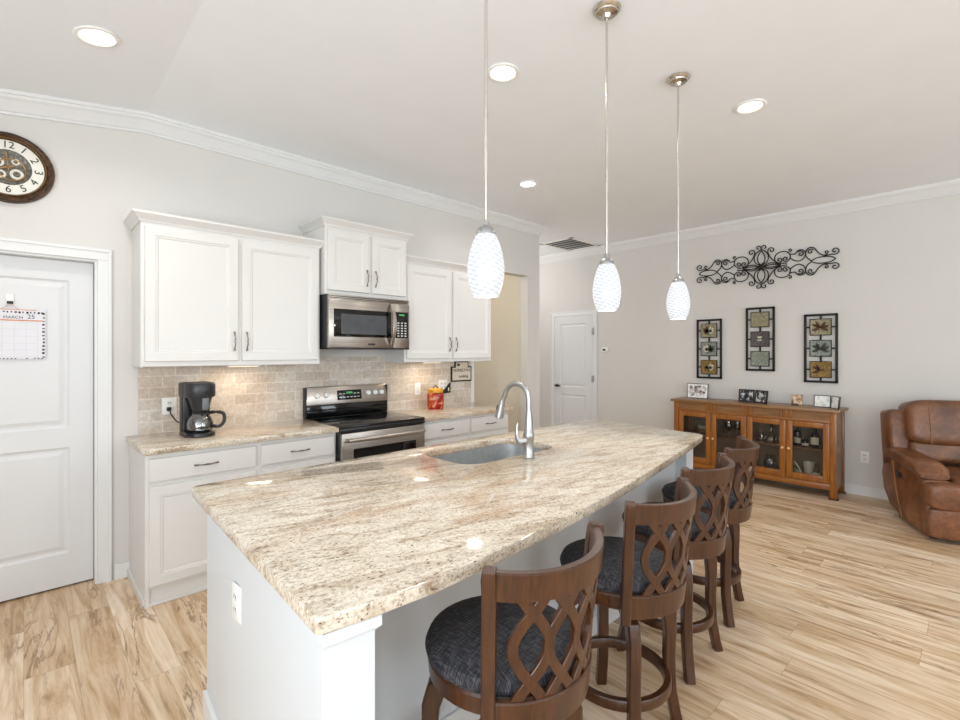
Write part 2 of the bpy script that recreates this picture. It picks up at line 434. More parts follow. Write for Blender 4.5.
    def text(s, txt, size, depth, xf, align='CENTER'):
        cu = bpy.data.curves.new('txt', 'FONT'); cu.body = txt; cu.size = size; cu.extrude = depth; cu.align_x = align; cu.align_y = 'CENTER'
        ob = bpy.data.objects.new('txt', cu); C.objects.link(ob)
        bpy.context.view_layer.update()
        me = bpy.data.meshes.new_from_object(ob.evaluated_get(bpy.context.evaluated_depsgraph_get()))
        b = bmesh.new(); b.from_mesh(me); bpy.data.meshes.remove(me)
        bpy.data.objects.remove(ob); bpy.data.curves.remove(cu)
        return s._add(b, xf)
    def build(s, name, mat, parent=None, world=False, smooth=True):
        me = bpy.data.meshes.new(name)
        if world and parent is not None:
            bmesh.ops.transform(s.bm, matrix=ROOTM[parent.name].inverted(), verts=s.bm.verts)
        s.bm.to_mesh(me); s.bm.free()
        if smooth and len(me.polygons):
            me.polygons.foreach_set('use_smooth', [True] * len(me.polygons)); me.set_sharp_from_angle(angle=math.radians(38))
        me.materials.append(mat)
        o = bpy.data.objects.new(name, me); C.objects.link(o)
        if parent is not None:
            o.parent = parent; ROOTM[o.name] = ROOTM.get(parent.name, Matrix())
        return o
def smooth(P, n=6):
    P = [Vector(p) for p in P]; out = []
    for i in range(len(P) - 1):
        p0, p1, p2, p3 = P[max(i - 1, 0)], P[i], P[i + 1], P[min(i + 2, len(P) - 1)]
        for j in range(n):
            s_ = j / n
            out.append(.5 * ((2 * p1) + (-p0 + p2) * s_ + (2 * p0 - 5 * p1 + 4 * p2 - p3) * s_ ** 2 + (-p0 + 3 * p1 - 3 * p2 + p3) * s_ ** 3))
    return out + [P[-1]]
ROOTM = {}
def thing(name, label, cat, loc=(0, 0, 0), rz=0, group=None):
    o = bpy.data.objects.new(name, None); C.objects.link(o); o.empty_display_size = .1
    o.location = loc; o.rotation_euler = (0, 0, rz)
    ROOTM[o.name] = Matrix.Translation(loc) @ Matrix.Rotation(rz, 4, 'Z')
    o['label'] = label; o['category'] = cat
    if group: o['group'] = group
    return o
def tag(o, label, cat, group=None):
    o['label'] = label; o['category'] = cat
    if group: o['group'] = group
    return o
def struct(o): o['kind'] = 'structure'; return o
def dup(root, loc, label, rz=None):
    r = root.copy(); C.objects.link(r); r.location = loc; r['label'] = label
    if rz is not None: r.rotation_euler = (0, 0, rz)
    for ch in root.children:
        c = ch.copy(); C.objects.link(c); c.parent = r
        for g in ch.children:
            d = g.copy(); C.objects.link(d); d.parent = c
    return r
FAR = -PI / 2          # things on the far wall: local x runs along the wall, local -y faces the room
ROT_FAR = Matrix.Rotation(FAR, 4, 'Z')

# ---------------------------------------------------------------- room shell
YK, XF, ZC, XL, YR, XR0 = 3.86, 6.22, 3.03, -2.4, -4.5, .58
SL = .15
def ceil_z(x): return ZC if x >= XR0 else ZC - (XR0 - x) * SL
struct(MB().box(XL - .1, XF + .1, YR - .1, 6.0, -.1, 0).build('floor', M['floor'], smooth=False))
xz = [(XL - .1, ceil_z(XL - .1)), (XR0, ZC), (XF + .1, ZC), (XF + .1, ZC + .2), (XR0, ZC + .2), (XL - .1, ceil_z(XL - .1) + .2)]
RXZ = Matrix(((1, 0, 0, 0), (0, 0, -1, 0), (0, 1, 0, 0), (0, 0, 0, 1)))     # prism drawn in (x,z), extruded along -y
struct(MB().prism(xz, -6.0, 4.6, xf=RXZ).build('ceiling', M['ceiling'], smooth=False))
D1 = (-.475, .337, 2.042)     # pantry door opening
PS = (3.572, 4.478, 2.396)    # passage opening
k = MB()
for x0, x1, z0 in ((XL, D1[0], 0), (D1[0], D1[1], D1[2]), (D1[1], PS[0], 0), (PS[0], PS[1], PS[2]), (PS[1], 4.69, 0)):
    k.box(x0, x1, YK, YK + .12, z0, 3.12)
struct(k.build('wall_kitchen', M['wall'], smooth=False))
struct(MB().box(XF, XF + .12, YR, 6.0, 0, 3.12).build('wall_far', M['wall'], smooth=False))
k = MB(); xs = XL
for cx_, wd in WIN_RIGHT:
    k.box(xs, cx_ - wd / 2, YR - .12, YR, 0, 3.12); k.box(cx_ - wd / 2, cx_ + wd / 2, YR - .12, YR, 0, .45); k.box(cx_ - wd / 2, cx_ + wd / 2, YR - .12, YR, 2.5, 3.12); xs = cx_ + wd / 2
k.box(xs, XF, YR - .12, YR, 0, 3.12)
struct(k.build('wall_right', M['wall'], smooth=False))
k = MB(); ys = YR
for cy_, wd in WIN_LEFT:
    k.box(XL - .12, XL, ys, cy_ - wd / 2, 0, 3.0); k.box(XL - .12, XL, cy_ - wd / 2, cy_ + wd / 2, 0, .4); k.box(XL - .12, XL, cy_ - wd / 2, cy_ + wd / 2, 2.45, 3.0); ys = cy_ + wd / 2
k.box(XL - .12, XL, ys, YK + .12, 0, 3.0)
struct(k.build('wall_left', M['wall'], smooth=False))
n = 0
for cx_, wd in WIN_RIGHT:
    n += 1; k = MB(); y = YR - .06
    for a, b_ in ((cx_ - wd / 2, cx_ - wd / 2 + .06), (cx_ + wd / 2 - .06, cx_ + wd / 2), (cx_ - .02, cx_ + .02)): k.box(a, b_, y - .03, y + .03, .45, 2.5)
    for a, b_ in ((.45, .51), (2.44, 2.5), (1.46, 1.5)): k.box(cx_ - wd / 2, cx_ + wd / 2, y - .03, y + .03, a, b_)
    struct(k.build('window_%d' % n, M['trim'], smooth=False))
for cy_, wd in WIN_LEFT:
    n += 1; k = MB(); x = XL - .06
    for a, b_ in ((cy_ - wd / 2, cy_ - wd / 2 + .06), (cy_ + wd / 2 - .06, cy_ + wd / 2), (cy_ - .02, cy_ + .02)): k.box(x - .03, x + .03, a, b_, .4, 2.45)
    for a, b_ in ((.4, .46), (2.39, 2.45)): k.box(x - .03, x + .03, cy_ - wd / 2, cy_ + wd / 2, a, b_)
    struct(k.build('window_%d' % n, M['trim'], smooth=False))
# the room behind the passage and the end of the hall
k = MB(); k.box(2.6, 4.69, 4.95, 5.07, 0, 3.12).box(4.57, 4.69, YK + .12, 4.95, 0, 3.12).box(2.5, 2.62, YK + .12, 5.07, 0, 3.12)
struct(k.build('wall_passage', M['beige_wall'], smooth=False))
struct(MB().box(4.69, XF, 5.75, 5.87, 0, 3.12).build('wall_hall', M['wall'], smooth=False))
struct(MB().box(-.6, .45, 4.02, 4.1, 0, 2.3).build('wall_closet', M['wall'], smooth=False))
l = bpy.data.lights.new('passage_lamp', 'POINT'); l.energy = 11; l.color = (1, .95, .88); l.shadow_soft_size = .15
lo = bpy.data.objects.new('passage_lamp', l); C.objects.link(lo); lo.location = (3.2, 4.45, 2.5)
l = bpy.data.lights.new('hall_fill', 'POINT'); l.energy = 14; l.color = (1, .97, .94); l.shadow_soft_size = .2  # unseen point light added to brighten the ceiling near the hall
lo = bpy.data.objects.new('hall_fill', l); C.objects.link(lo); lo.location = (5.2, 5.3, 2.6)

# crown mouldings: profile (out from wall, down from ceiling)
CROWN = [(0, .112), (.012, .112), (.012, .098), (.02, .094), (.034, .074), (.056, .046), (.072, .034), (.078, .02), (.088, .02), (.088, 0), (0, 0)]
def crown(path, out, name, cl=None):
    b = bmesh.new(); R = []
    for p in path: R.append([b.verts.new((p[0] + out[0] * a + (cl(p, a) if cl else 0), p[1] + out[1] * a, p[2] - d)) for a, d in CROWN])
    m = len(CROWN)
    for A, B in zip(R, R[1:]):
        for j in range(m): b.faces.new((A[j], A[(j + 1) % m], B[(j + 1) % m], B[j]))
    b.faces.new(R[0][::-1]); b.faces.new(R[-1]); bmesh.ops.recalc_face_normals(b, faces=b.faces)
    k = MB(); k._add(b); return struct(k.build(name, M['trim'], smooth=False))
crown([(XL, YK, ceil_z(XL)), (XR0, YK, ZC), (4.69, YK, ZC)], (0, -1), 'trim_1', lambda p, a: a if p[0] > 4 else 0)
crown([(XF, YR, ZC), (XF, 5.75, ZC)], (-1, 0), 'trim_2')
crown([(4.69, YK, ZC), (4.69, YK + .12, ZC)], (1, 0), 'trim_3')
struct(MB().box(4.69, 4.697, YK - .004, YK + .124, 0, 2.9).build('trim_8', M['trim'], smooth=False))
# baseboards
def base(name, x0, x1, y0, y1):
    k = MB(); k.box(x0, x1, y0, y1, 0, .095, .004); k.box(x0 - (.004 if x1 - x0 < .03 else 0), x1, y0 - (.004 if y1 - y0 < .03 else 0), y1, 0, .02)
    struct(k.build(name, M['trim'], smooth=False))
base('baseboard_far', XF - .014, XF, YR, 3.99)
base('baseboard_hall', XF - .014, XF, 4.87, 5.75)
base('baseboard_kitchen', .42, .5, YK - .014, YK)
base('baseboard_passage', 4.478, 4.69, YK - .014, YK)

# doors
def casing(name, x0, x1, zt, y, wd=.078, xf=None):
    k = MB()
    for a, b_, c, d in ((x0 - wd, x0, x0 - wd, x0 - wd + .018), (x1, x1 + wd, x1 + wd - .018, x1 + wd)):
        k.box(a, b_, y - .016, y, 0, zt, .003, xf=xf); k.box(c, d, y - .024, y - .0155, 0, zt + wd - .018, .002, xf=xf)
    k.box(x0 - wd, x1 + wd, y - .016, y, zt, zt + wd, .003, xf=xf); k.box(x0 - wd, x1 + wd, y - .024, y - .0155, zt + wd - .018, zt + wd, .002, xf=xf)
    return k
def door_leaf(x0, x1, z0, z1, y, split, xf=None):
    """two-panel slab facing -y at y"""
    k = MB(); st = .115
    k.box(x0, x1, y + .012, y + .035, z0, z1, xf=xf)
    for a, b_, c, d in ((x0, x0 + st, z0, z1), (x1 - st, x1, z0, z1), (x0 + st, x1 - st, z1 - .12, z1), (x0 + st, x1 - st, split - .06, split + .06), (x0 + st, x1 - st, z0, z0 + .2)):
        k.box(a, b_, y, y + .02, c, d, xf=xf)
    for c, d in ((z0 + .2, split - .06), (split + .06, z1 - .12)):
        k.loops(x0 + st - .001, x1 - st + .001, c - .001, d + .001, [(0, y), (.014, y + .011), (.026, y + .011), (.05, y + .003)], y + .02, xf=xf)
    return k
struct(casing('trim_4', D1[0], D1[1], D1[2], YK, .07).build('trim_4', M['trim'], smooth=False))
k = MB(); k.box(D1[1] - .012, D1[1], YK + .001, YK + .119, 0, D1[2] - .012).box(D1[0], D1[0] + .012, YK + .001, YK + .119, 0, D1[2] - .012).box(D1[0], D1[1], YK + .001, YK + .119, D1[2] - .012, D1[2] - .0005)
struct(k.build('trim_5', M['trim'], smooth=False))
d1 = door_leaf(D1[0] + .015, D1[1] - .015, .012, D1[2] - .015, YK + .075, .93).build('door_1', M['door'], smooth=False); struct(d1)
# far door (local frame of the far wall: x_local = -Y)
FX = Matrix.Translation((XF, 0, 0)) @ ROT_FAR
D2 = (-4.79, -4.068, 2.03)
struct(casing('trim_6', D2[0], D2[1], D2[2], 0, .072, FX).build('trim_6', M['trim'], smooth=False))
d2 = door_leaf(D2[0] + .004, D2[1] - .004, .01, D2[2] - .004, -.012, .86, FX).build('door_2', M['door'], smooth=False); struct(d2)
k = MB(); k.cyl((D2[0] + .06, -.012, .93), .026, .012, axis='-y', xf=FX); k.cyl((D2[0] + .06, -.02, .93), .012, .05, axis='-y', xf=FX); k.box(D2[0] + .05, D2[0] + .16, -.08, -.06, .92, .945, .006, xf=FX)
k.build('door_handle', M['black'], d2)
for z in (.25, 1.06, 1.78): MB().box(D2[1] - .012, D2[1] + .02, -.03, -.012, z - .05, z + .05, .003, xf=FX).build('hinge', M['nickel'], d2)

# backsplash
struct(MB().box(.548, 3.525, YK - .009, YK, .914, 1.42).build('wall_backsplash', M['tile'], smooth=False))
struct(MB().box(3.525, 3.574, YK - .006, YK, .914, 1.42).build('trim_7', M['trim'], smooth=False))

# ---------------------------------------------------------------- kitchen cabinets
DOORP = lambda y: [(.002, y + .002), (.004, y), (.055, y), (.058, y + .004), (.066, y + .004), (.072, y + .009)]
def handle(x, y, z, vert, parent):
    k = MB(); pts = []; L = .125
    for i in range(13):
        t = i / 12 * 2 - 1
        o_ = -.028 + .022 * t * t + .004 * math.cos(t * 3 * PI)
        pts.append((x, y + o_, z + t * L / 2) if vert else (x + t * L / 2, y + o_, z))
    k.tube(pts, [.0036 + .0022 * math.cos(i / 12 * 2 * PI) ** 2 for i in range(13)], 8)
    for e in (0, -1): k.tube([pts[e], (pts[e][0], y + .001, pts[e][2])], .005, 8)
    k.build('handle', M['bronze_pull'], parent, world=True)
def cab_crown(k, x0, x1, yf, z, h=.058, p=.046):
    pr = [(0, 0), (.008, 0), (.012, .012), (.026, .028), (.039, .042), (p - .005, h - .014), (p, h - .014), (p, h), (0, h)]
    b = bmesh.new(); R = []
    for c in ((x0, YK - .001, -1, 0), (x0, yf, -1, -1), (x1, yf, 1, -1), (x1, YK - .001, 1, 0)):
        R.append([b.verts.new((c[0] + c[2] * o_, c[1] + c[3] * o_, z + d)) for o_, d in pr])
    m = len(pr)
    for A, B in zip(R, R[1:]):
        for j in range(m): b.faces.new((A[j], A[(j + 1) % m], B[(j + 1) % m], B[j]))
    b.faces.new([R[0][-1], R[1][-1], R[2][-1], R[3][-1]])
    bmesh.ops.recalc_face_normals(b, faces=b.faces); k._add(b); return k
def wall_cabinet(label, x0, x1, yf, z0, z1, mid, hz, group='white wall cabinets', crown_h=.058, gap=.018):
    t = thing('wall_cabinet', label, 'cabinet', ((x0 + x1) / 2, YK, z0), 0, group)
    k = MB(); k.box(x0, x1, yf + .021, YK - .001, z0, z1); k.box(x0 + .006, x0 + .012, yf + .03, YK - .001, z0 - .006, z0)
    k.build('body', M['cabinet'], t, True, False)
    cab_crown(MB(), x0, x1, yf + .021, z1 - .012, crown_h).build('crown', M['cabinet'], t, True, False)
    for a, b_, hx in ((x0 + gap, mid - .011, mid - .04), (mid + .011, x1 - gap, mid + .04)):
        d = MB().loops(a, b_, z0 + .03, z1 - .035, DOORP(yf), yf + .0205).build('door', M['cabinet'], t, True, False)
        handle(hx, yf, hz, True, d)
    return t
wall_cabinet('white two-door wall cabinet beside the pantry door, above the coffee maker', .514, 1.65, 3.51, 1.372, 2.27, 1.075, 1.535)
wall_cabinet('short white two-door wall cabinet above the microwave, raised higher than its neighbours', 1.668, 2.424, 3.46, 1.91, 2.445, 2.06, 2.06)
wall_cabinet('white two-door wall cabinet next to the passage, above the red jar', 2.432, 3.513, 3.51, 1.372, 2.27, 2.975, 1.535)

YB = 3.27     # face of the base cabinet doors
def base_cabinet(label, x0, x1, door=True, two=False, end=False):
    t = thing('base_cabinet', label, 'cabinet', ((x0 + x1) / 2, YK, 0), 0, 'white base cabinets')
    k = MB(); k.box(x0, x1, YB + .021, YK - .001, .1, .876); k.box(x0, x1, YB + .035, YK - .001, 0, .1)
    if end:
        k.box(x0 - .0005, x0 + .02, YB + .0205, YK - .002, -.0005 + .0005, .8755)
        k.box(x0 - .012, x0, YB + .022, YK - .001, 0, .05, .004); k.box(x0 - .012, x1, YB + .022, YB + .036, 0, .02, .004)
    k.build('body', M['cabinet'], t, True, False)
    d = MB().loops(x0 + .016, x1 - .016, .715, .85, [(.002, YB + .002), (.005, YB), (.012, YB)], YB + .0205).build('drawer', M['cabinet'], t, True, False)
    handle((x0 + x1) / 2, YB, .782, False, d)
    cuts = [(x0 + .016, x1 - .016)]
    for a, b_ in cuts:
        d = MB().loops(a, b_, .12, .69, DOORP(YB), YB + .0205).build('door', M['cabinet'], t, True, False)
        handle(b_ - .03, YB, .58, True, d)
base_cabinet('white base cabinet at the pantry-door end of the counter, under the coffee maker', .50, 1.115, end=True)
base_cabinet('white base cabinet between the coffee maker end and the range', 1.115, 1.662)
base_cabinet('white base cabinet directly on the passage side of the range', 2.436, 2.985)
base_cabinet('white base cabinet at the passage end of the short counter', 2.985, 3.515)

def worktop(label, x0, x1, r=0):
    o = MB().prism([(x0, 3.243), (x1, 3.243), (x1, YK - .001), (x0, YK - .001)], .877, .914, .006).build('countertop', M['granite'])
    return tag(o, label, 'countertop', 'granite counters along the kitchen wall')
worktop('long polished granite counter carrying the coffee maker', .482, 1.664)
worktop('short polished granite counter carrying the red jar', 2.434, 3.55)

# under-cabinet lights
for x, lab in ((1.14, 'slim white light glowing under the cabinet above the coffee maker'), (2.83, 'slim white light glowing under the cabinet above the red jar')):
    t = thing('under_cabinet_light', lab, 'light', (x, 3.66, 1.372), 0, 'under-cabinet lights')
    MB().box(-.11, .11, -.03, .03, -.013, 0, .004).build('housing', M['white'], t)
    MB().box(-.095, .095, -.02, .02, -.0145, -.0125).build('lens', M['puck'], t)
    l = bpy.data.lights.new('under_cabinet_glow', 'AREA'); l.shape = 'RECTANGLE'; l.size = .19; l.size_y = .04; l.energy = .8; l.color = (1, .8, .58)
    o = bpy.data.objects.new('under_cabinet_glow', l); C.objects.link(o); o.location = (x, 3.66, 1.352)

# ---------------------------------------------------------------- range
RX0, RX1, RY = 1.667, 2.431, 3.215
t = thing('range', 'stainless electric range with black glass cooktop between the white base cabinets', 'stove', ((RX0 + RX1) / 2, YK, 0))
MB().box(RX0, RX1, RY + .04, YK - .012, .02, .895, .004).build('body', M['black'], t, True)
k = MB().box(RX0 - .002, RX1 + .002, RY + .012, YK - .1, .895, .918, .006)
ct = k.build('cooktop', M['black_glass'], t, True)
for cx_, cy_, r in ((RX0 + .2, RY + .17, .105), (RX1 - .2, RY + .17, .085), (RX0 + .2, RY + .4, .08), (RX1 - .2, RY + .4, .1)):
    k = MB()
    for q in (r, r * .62): k.lathe([(q - .004, .9183), (q, .9186), (q + .002, .9183)], (cx_, cy_, 0), 36)
    k.build('burner', M['burner'], ct, True)
MB().box(RX0, RX1, RY + .008, RY + .045, .868, .9, .006).build('front_rail', M['black'], t, True)
dr = MB().box(RX0 + .008, RX1 - .008, RY, RY + .045, .2, .865, .008).build('oven_door', M['steel'], t, True)
MB().box(RX0 + .1, RX1 - .1, RY - .004, RY + .01, .32, .745, .004).build('oven_window', M['black_glass'], dr, True)
k = MB(); pts = [(RX0 + .04 + (RX1 - RX0 - .08) * i / 14, RY - .036 - .012 * math.sin(PI * i / 14), .815) for i in range(15)]
k.tube(pts, .015, 10)
for e in (0, -1): k.tube([pts[e], (pts[e][0], RY + .004, pts[e][2])], .014, 10)
k.build('oven_handle', M['steel'], dr, True)
MB().box(RX0 + .008, RX1 - .008, RY, RY + .045, .03, .19, .008).build('storage_drawer', M['steel'], t, True)
# backguard: black riser and leaning steel panel
MB().box(RX0 - .008, RX1 - .008, YK - .07, YK - .012, .916, 1.03, .004).build('backguard', M['black_glass'], t, True)
LEAN = Matrix.Translation((-.008, YK - .07, 1.02)) @ Matrix.Rotation(-.16, 4, 'X')
pn = MB().box(RX0, RX1, -.012, .03, 0, .155, .008, xf=LEAN).build('control_panel', M['steel'], t, True)
for x in (RX0 - .012, RX1 - .016): MB().box(x, x + .012, YK - .072, YK - .012, .916, 1.168, .003).build('side_cap', M['black'], t, True)
dsp = MB().box(RX0 + .27, RX0 + .5, -.015, -.005, .032, .115, .003, xf=LEAN).build('display_panel', M['black_glass'], pn, True)
k = MB()
for i in range(6):
    for j in range(2):
        if i in (2, 3) and j == 1: continue
        MB().box(RX0 + .287 + i * .034, RX0 + .308 + i * .034, -.0165, -.0145, .05 + j * .03, .057 + j * .03, xf=LEAN).build('key', M['key'], pn, True)
MB().box(RX0 + .355, RX0 + .412, -.0167, -.0145, .083, .1, xf=LEAN).build('clock_display', M['lcd'], pn, True)
for x in (.09, .17, .565, .635, .7):
    MB().cyl((RX0 + x, -.012, .078), .023, .022, 18, '-y', .003, .019, xf=LEAN).box(RX0 + x - .004, RX0 + x + .004, -.038, -.03, .058, .098, .002, xf=LEAN).build('knob', M['white'], pn, True)

# ---------------------------------------------------------------- microwave
MX0, MX1, MY, MZ0, MZ1 = 1.67, 2.41, 3.415, 1.487, 1.908
t = thing('microwave', 'stainless over-the-range microwave mounted under the raised wall cabinet', 'microwave', ((MX0 + MX1) / 2, YK, MZ0))
MB().box(MX0, MX1, MY + .035, YK - .003, MZ0, MZ1, .003).build('body', M['char'], t, True)
k = MB()
for i in range(3): k.box(MX0, MX1, MY + .004 + i * .006, MY + .04, MZ1 - .014 - i * .012, MZ1 - .006 - i * .012, .002)
k.build('vent_grille', M['steel'], t, True)
dr = MB().box(MX0, MX1 - .165, MY, MY + .036, MZ0 + .008, MZ1 - .04, .006).build('door', M['steel'], t, True)
MB().box(MX0 + .04, MX1 - .185, MY - .003, MY + .01, MZ0 + .092, MZ1 - .112, .004).build('window', M['black_glass'], dr, True)
MB().box(MX0 + .1, MX1 - .235, MY - .0042, MY - .002, MZ0 + .115, MZ1 - .15).build('window_mesh', plain('window_screen_grey', '46484c', .2, var=.1), dr, True)
k = MB(); pts = [(MX1 - .188, MY - .012 - .045 * math.sin(PI * i / 12), MZ0 + .035 + .335 * i / 12) for i in range(13)]
k.tube(pts, .011, 10, flat=(.03, .018), up=(0, 1, 0))
k.tube([pts[0], (pts[0][0], MY + .01, pts[0][2])], .008); k.tube([pts[-1], (pts[-1][0], MY + .01, pts[-1][2])], .008)
k.build('handle', M['steel'], dr, True)
MB().box(MX0 + .335, MX0 + .4, MY - .002, MY + .002, MZ0 + .03, MZ0 + .045, .001).build('maker_badge', M['char'], dr, True)
cp = MB().box(MX1 - .163, MX1, MY + .002, MY + .036, MZ0 + .008, MZ1 - .04, .005).build('control_panel', M['steel'], t, True)
MB().box(MX1 - .145, MX1 - .016, MY - .002, MY + .01, MZ0 + .092, MZ1 - .108, .003).build('keypad', M['black_glass'], cp, True)
k = MB()
for i in range(3):
    for j in range(6): MB().box(MX1 - .128 + i * .036, MX1 - .108 + i * .036, MY - .0032, MY - .0015, MZ0 + .105 + j * .022, MZ0 + .116 + j * .022).build('key', M['key'], cp, True)
MB().box(MX1 - .11, MX1 - .055, MY - .0033, MY - .0015, MZ1 - .14, MZ1 - .125).build('clock_display', M['lcd'], cp, True)
MB().box(MX0, MX1, MY + .004, YK - .003, MZ0 - .004, MZ0 + .008).build('underside', M['black'], t, True)

# ---------------------------------------------------------------- coffee maker, jar, sign, outlets
t = thing('coffee_maker', 'black drip coffee maker with glass carafe on the granite counter', 'coffee maker', (.832, 3.555, .914), .1)
k = MB(); k.box(-.085, .085, 0, .1, 0, .03, .01, 3); k.lathe([(0, 0), (.082, 0), (.088, .006), (.088, .024), (.08, .03), (0, .03)], (0, -.022, 0), 32); k.build('base', M['black'], t)
MB().box(-.085, .085, .035, .1, .02, .35, .014, 3).build('water_tank', M['black'], t)
k = MB(); k.lathe([(0, .255), (.086, .255), (.09, .262), (.09, .335), (.084, .347), (0, .35)], (0, -.02, 0), 32); k.box(-.09, .09, -.01, .1, .255, .348, .01, 2)
hd = k.build('brew_head', M['char'], t)
k = MB()
for i in range(4): k.box(.0 + i * .012, .008 + i * .012, -.1115, -.106, .285, .297)
k.build('buttons', M['black_matte'], hd)
fb = MB().lathe([(0, .165), (.045, .165), (.072, .255), (0, .255)], (0, -.025, 0), 28).build('filter_basket', M['char'], t)
MB().box(-.012, .026, -.105, -.085, .175, .252, .004).build('basket_grip', plain('grey_grip', '6a6d70', .3), fb)
cf = MB().lathe([(0, .032), (.06, .032), (.075, .046), (.078, .085), (.066, .12), (.048, .142), (.044, .15)], (0, -.025, 0), 30).build('carafe', glass('carafe_glass', 'd8dcdd', .22, .05), t)
k = MB(); k.lathe([(0, .148), (.047, .148), (.049, .158), (.03, .164), (0, .164)], (0, -.025, 0), 28)
k.lathe([(.0585, .118), (.0605, .118), (.0605, .128), (.0555, .128)], (0, -.025, 0), 28)
k.build('carafe_lid', M['black'], cf)
k = MB(); k.tube(smooth([(.04, -.055, .15), (.075, -.08, .155), (.108, -.105, .148), (.117, -.112, .12), (.112, -.108, .085), (.092, -.092, .06), (.058, -.068, .064)]), .008, 8, flat=(.014, .02), up=(.75, -.65, 0)); k.build('carafe_handle', M['black'], cf)
k = MB(); k.tube([Vector(p) for p in ((-.06, .09, .075), (-.078, .16, .085), (-.087, .24, .125), (-.089, .272, .16))], .0045, 8)
k.box(-.102, -.076, .268, .287, .147, .173, .004); k.build('cord', M['black'], t)

def duplex(label, x, z, gang=1, name='wall_outlet', xf=None, cover=True, switch=False, group='white wall plates', w_=None):
    t = thing(name, label, 'outlet' if not switch else 'light switch', (0, 0, 0), 0, group)
    w_ = w_ or .035 + .023 * (gang - 1)
    pl = MB().box(x - w_, x + w_, -.006, -.0005, z - .058, z + .058, .003, xf=xf).build('plate', M['white'], t, False)
    for g in range(gang):
        gx = x + (g - (gang - 1) / 2) * .046
        if switch: MB().box(gx - .016, gx + .016, -.009, -.005, z - .033, z + .033, .002, xf=xf).build('rocker', M['trim'], t)
        else:
            for dz in (-.02, .02):
                k = MB().cyl((gx, -.005, z + dz), .015, .004, 16, '-y', xf=xf); f = k.build('socket', M['trim'], t)
                MB().box(gx - .008, gx - .005, -.0095, -.0085, z + dz - .004, z + dz + .006, xf=xf).box(gx + .005, gx + .008, -.0095, -.0085, z + dz - .004, z + dz + .006, xf=xf).build('slot', M['ink'], f)
    return t
KX = Matrix.Translation((0, YK - .009, 0))
duplex('white double outlet plate on the tile beside the coffee maker', .722, 1.093, 1, xf=KX, w_=.043)
duplex('white light switch plate on the tile between range and red jar', 2.81, 1.1, 1, 'wall_switch', KX, switch=True)
duplex('white outlet plate on the tile behind the red jar, under the sign', 3.13, 1.12, 2, xf=KX)
duplex('white outlet low on the grey wall beside the brown recliner', -.845, .39, 1, xf=FX)
duplex('white outlet low on the grey wall near the closed door, just above the island counter', -3.85, .40, 1, xf=FX)
IXM = Matrix.Translation((.500, 1.66, 0)) @ Matrix.Rotation(-PI / 2 + .056, 4, 'Z')
duplex('white outlet on the end panel of the island', 0, .655, 1, xf=IXM)

t = thing('cookie_jar', 'red and yellow painted ceramic jar on the short granite counter', 'jar', (2.885, 3.66, .914))
MB().lathe([(0, 0), (.072, 0), (.08, .015), (.082, .13), (.076, .152), (.066, .16)], (0, 0, 0), 28).build('body', M['jar'], t)
ld = MB().lathe([(.066, .158), (.074, .16), (.074, .19), (.06, .198), (0, .2)], (0, 0, 0), 28).build('lid', M['jar_yellow'], t)
MB().tube([(-.03, 0, .196), (-.016, 0, .214), (0, 0, .226), (.016, 0, .214), (.03, 0, .196)], .006, 8).build('lid_knob', M['leaf_brown'], ld)

t = thing('kitchen_sign', 'black-edged cream plaque with lettering hung on the tile near the passage', 'sign', (3.39, YK - .009, 1.25))
px = [(3.235, 1.15), (3.52, 1.15), (3.52, 1.31), (3.475, 1.31), (3.475, 1.366), (3.285, 1.366), (3.285, 1.31), (3.235, 1.31)]
b2 = Matrix.Translation((0, YK - .01, 0)) @ RXZ
MB().prism(px, 0, .012, xf=b2).build('backing', M['black_matte'], t, True)
pin = [(3.25, 1.165), (3.505, 1.165), (3.505, 1.297), (3.462, 1.297), (3.462, 1.353), (3.298, 1.353), (3.298, 1.297), (3.25, 1.297)]
MB().prism(pin, .012, .015, xf=b2).build('face', M['sign_cream'], t, True)
TX = lambda x, z, y: Matrix.Translation((x, y, z)) @ Matrix.Rotation(PI / 2, 4, 'X')
k = MB(); k.text('HOMESTYLE', .043, .0008, TX(3.378, 1.268, YK - .0262)); k.text('cooking', .042, .0008, TX(3.4, 1.205, YK - .0262))
k.build('lettering', M['leaf_brown'], t, True)
k = MB(); k.lathe([(0, 0), (.016, .004), (.02, .016), (0, .026)], (3.33, YK - .027, 1.315), 14); k.build('painted_pot', M['leaf_brown'], t, True)
MB().prism([(3.09, 1.033), (3.225, 1.04), (3.225, 1.148)], 0, .012, xf=b2).build('hanging_corner', M['black_matte'], t, True)
MB().box(3.19, 3.205, YK - .024, YK - .0215, 1.06, 1.095).build('corner_mark', M['label'], t, True)

# ---------------------------------------------------------------- island
t = thing('kitchen_island', 'long white island base with end wall, corner post and panelled bar side', 'island', (1.85, 1.7, 0))
k = MB(); k.prism([(.538, 2.17), (.470, .962), (.578, .955), (.60, 1.40), (3.10, 1.40), (3.10, 1.325), (3.205, 1.325), (3.28, 2.17), (2.4, 2.17), (2.4, 2.15), (2.4, 2.17)][:8], 0, .8765)
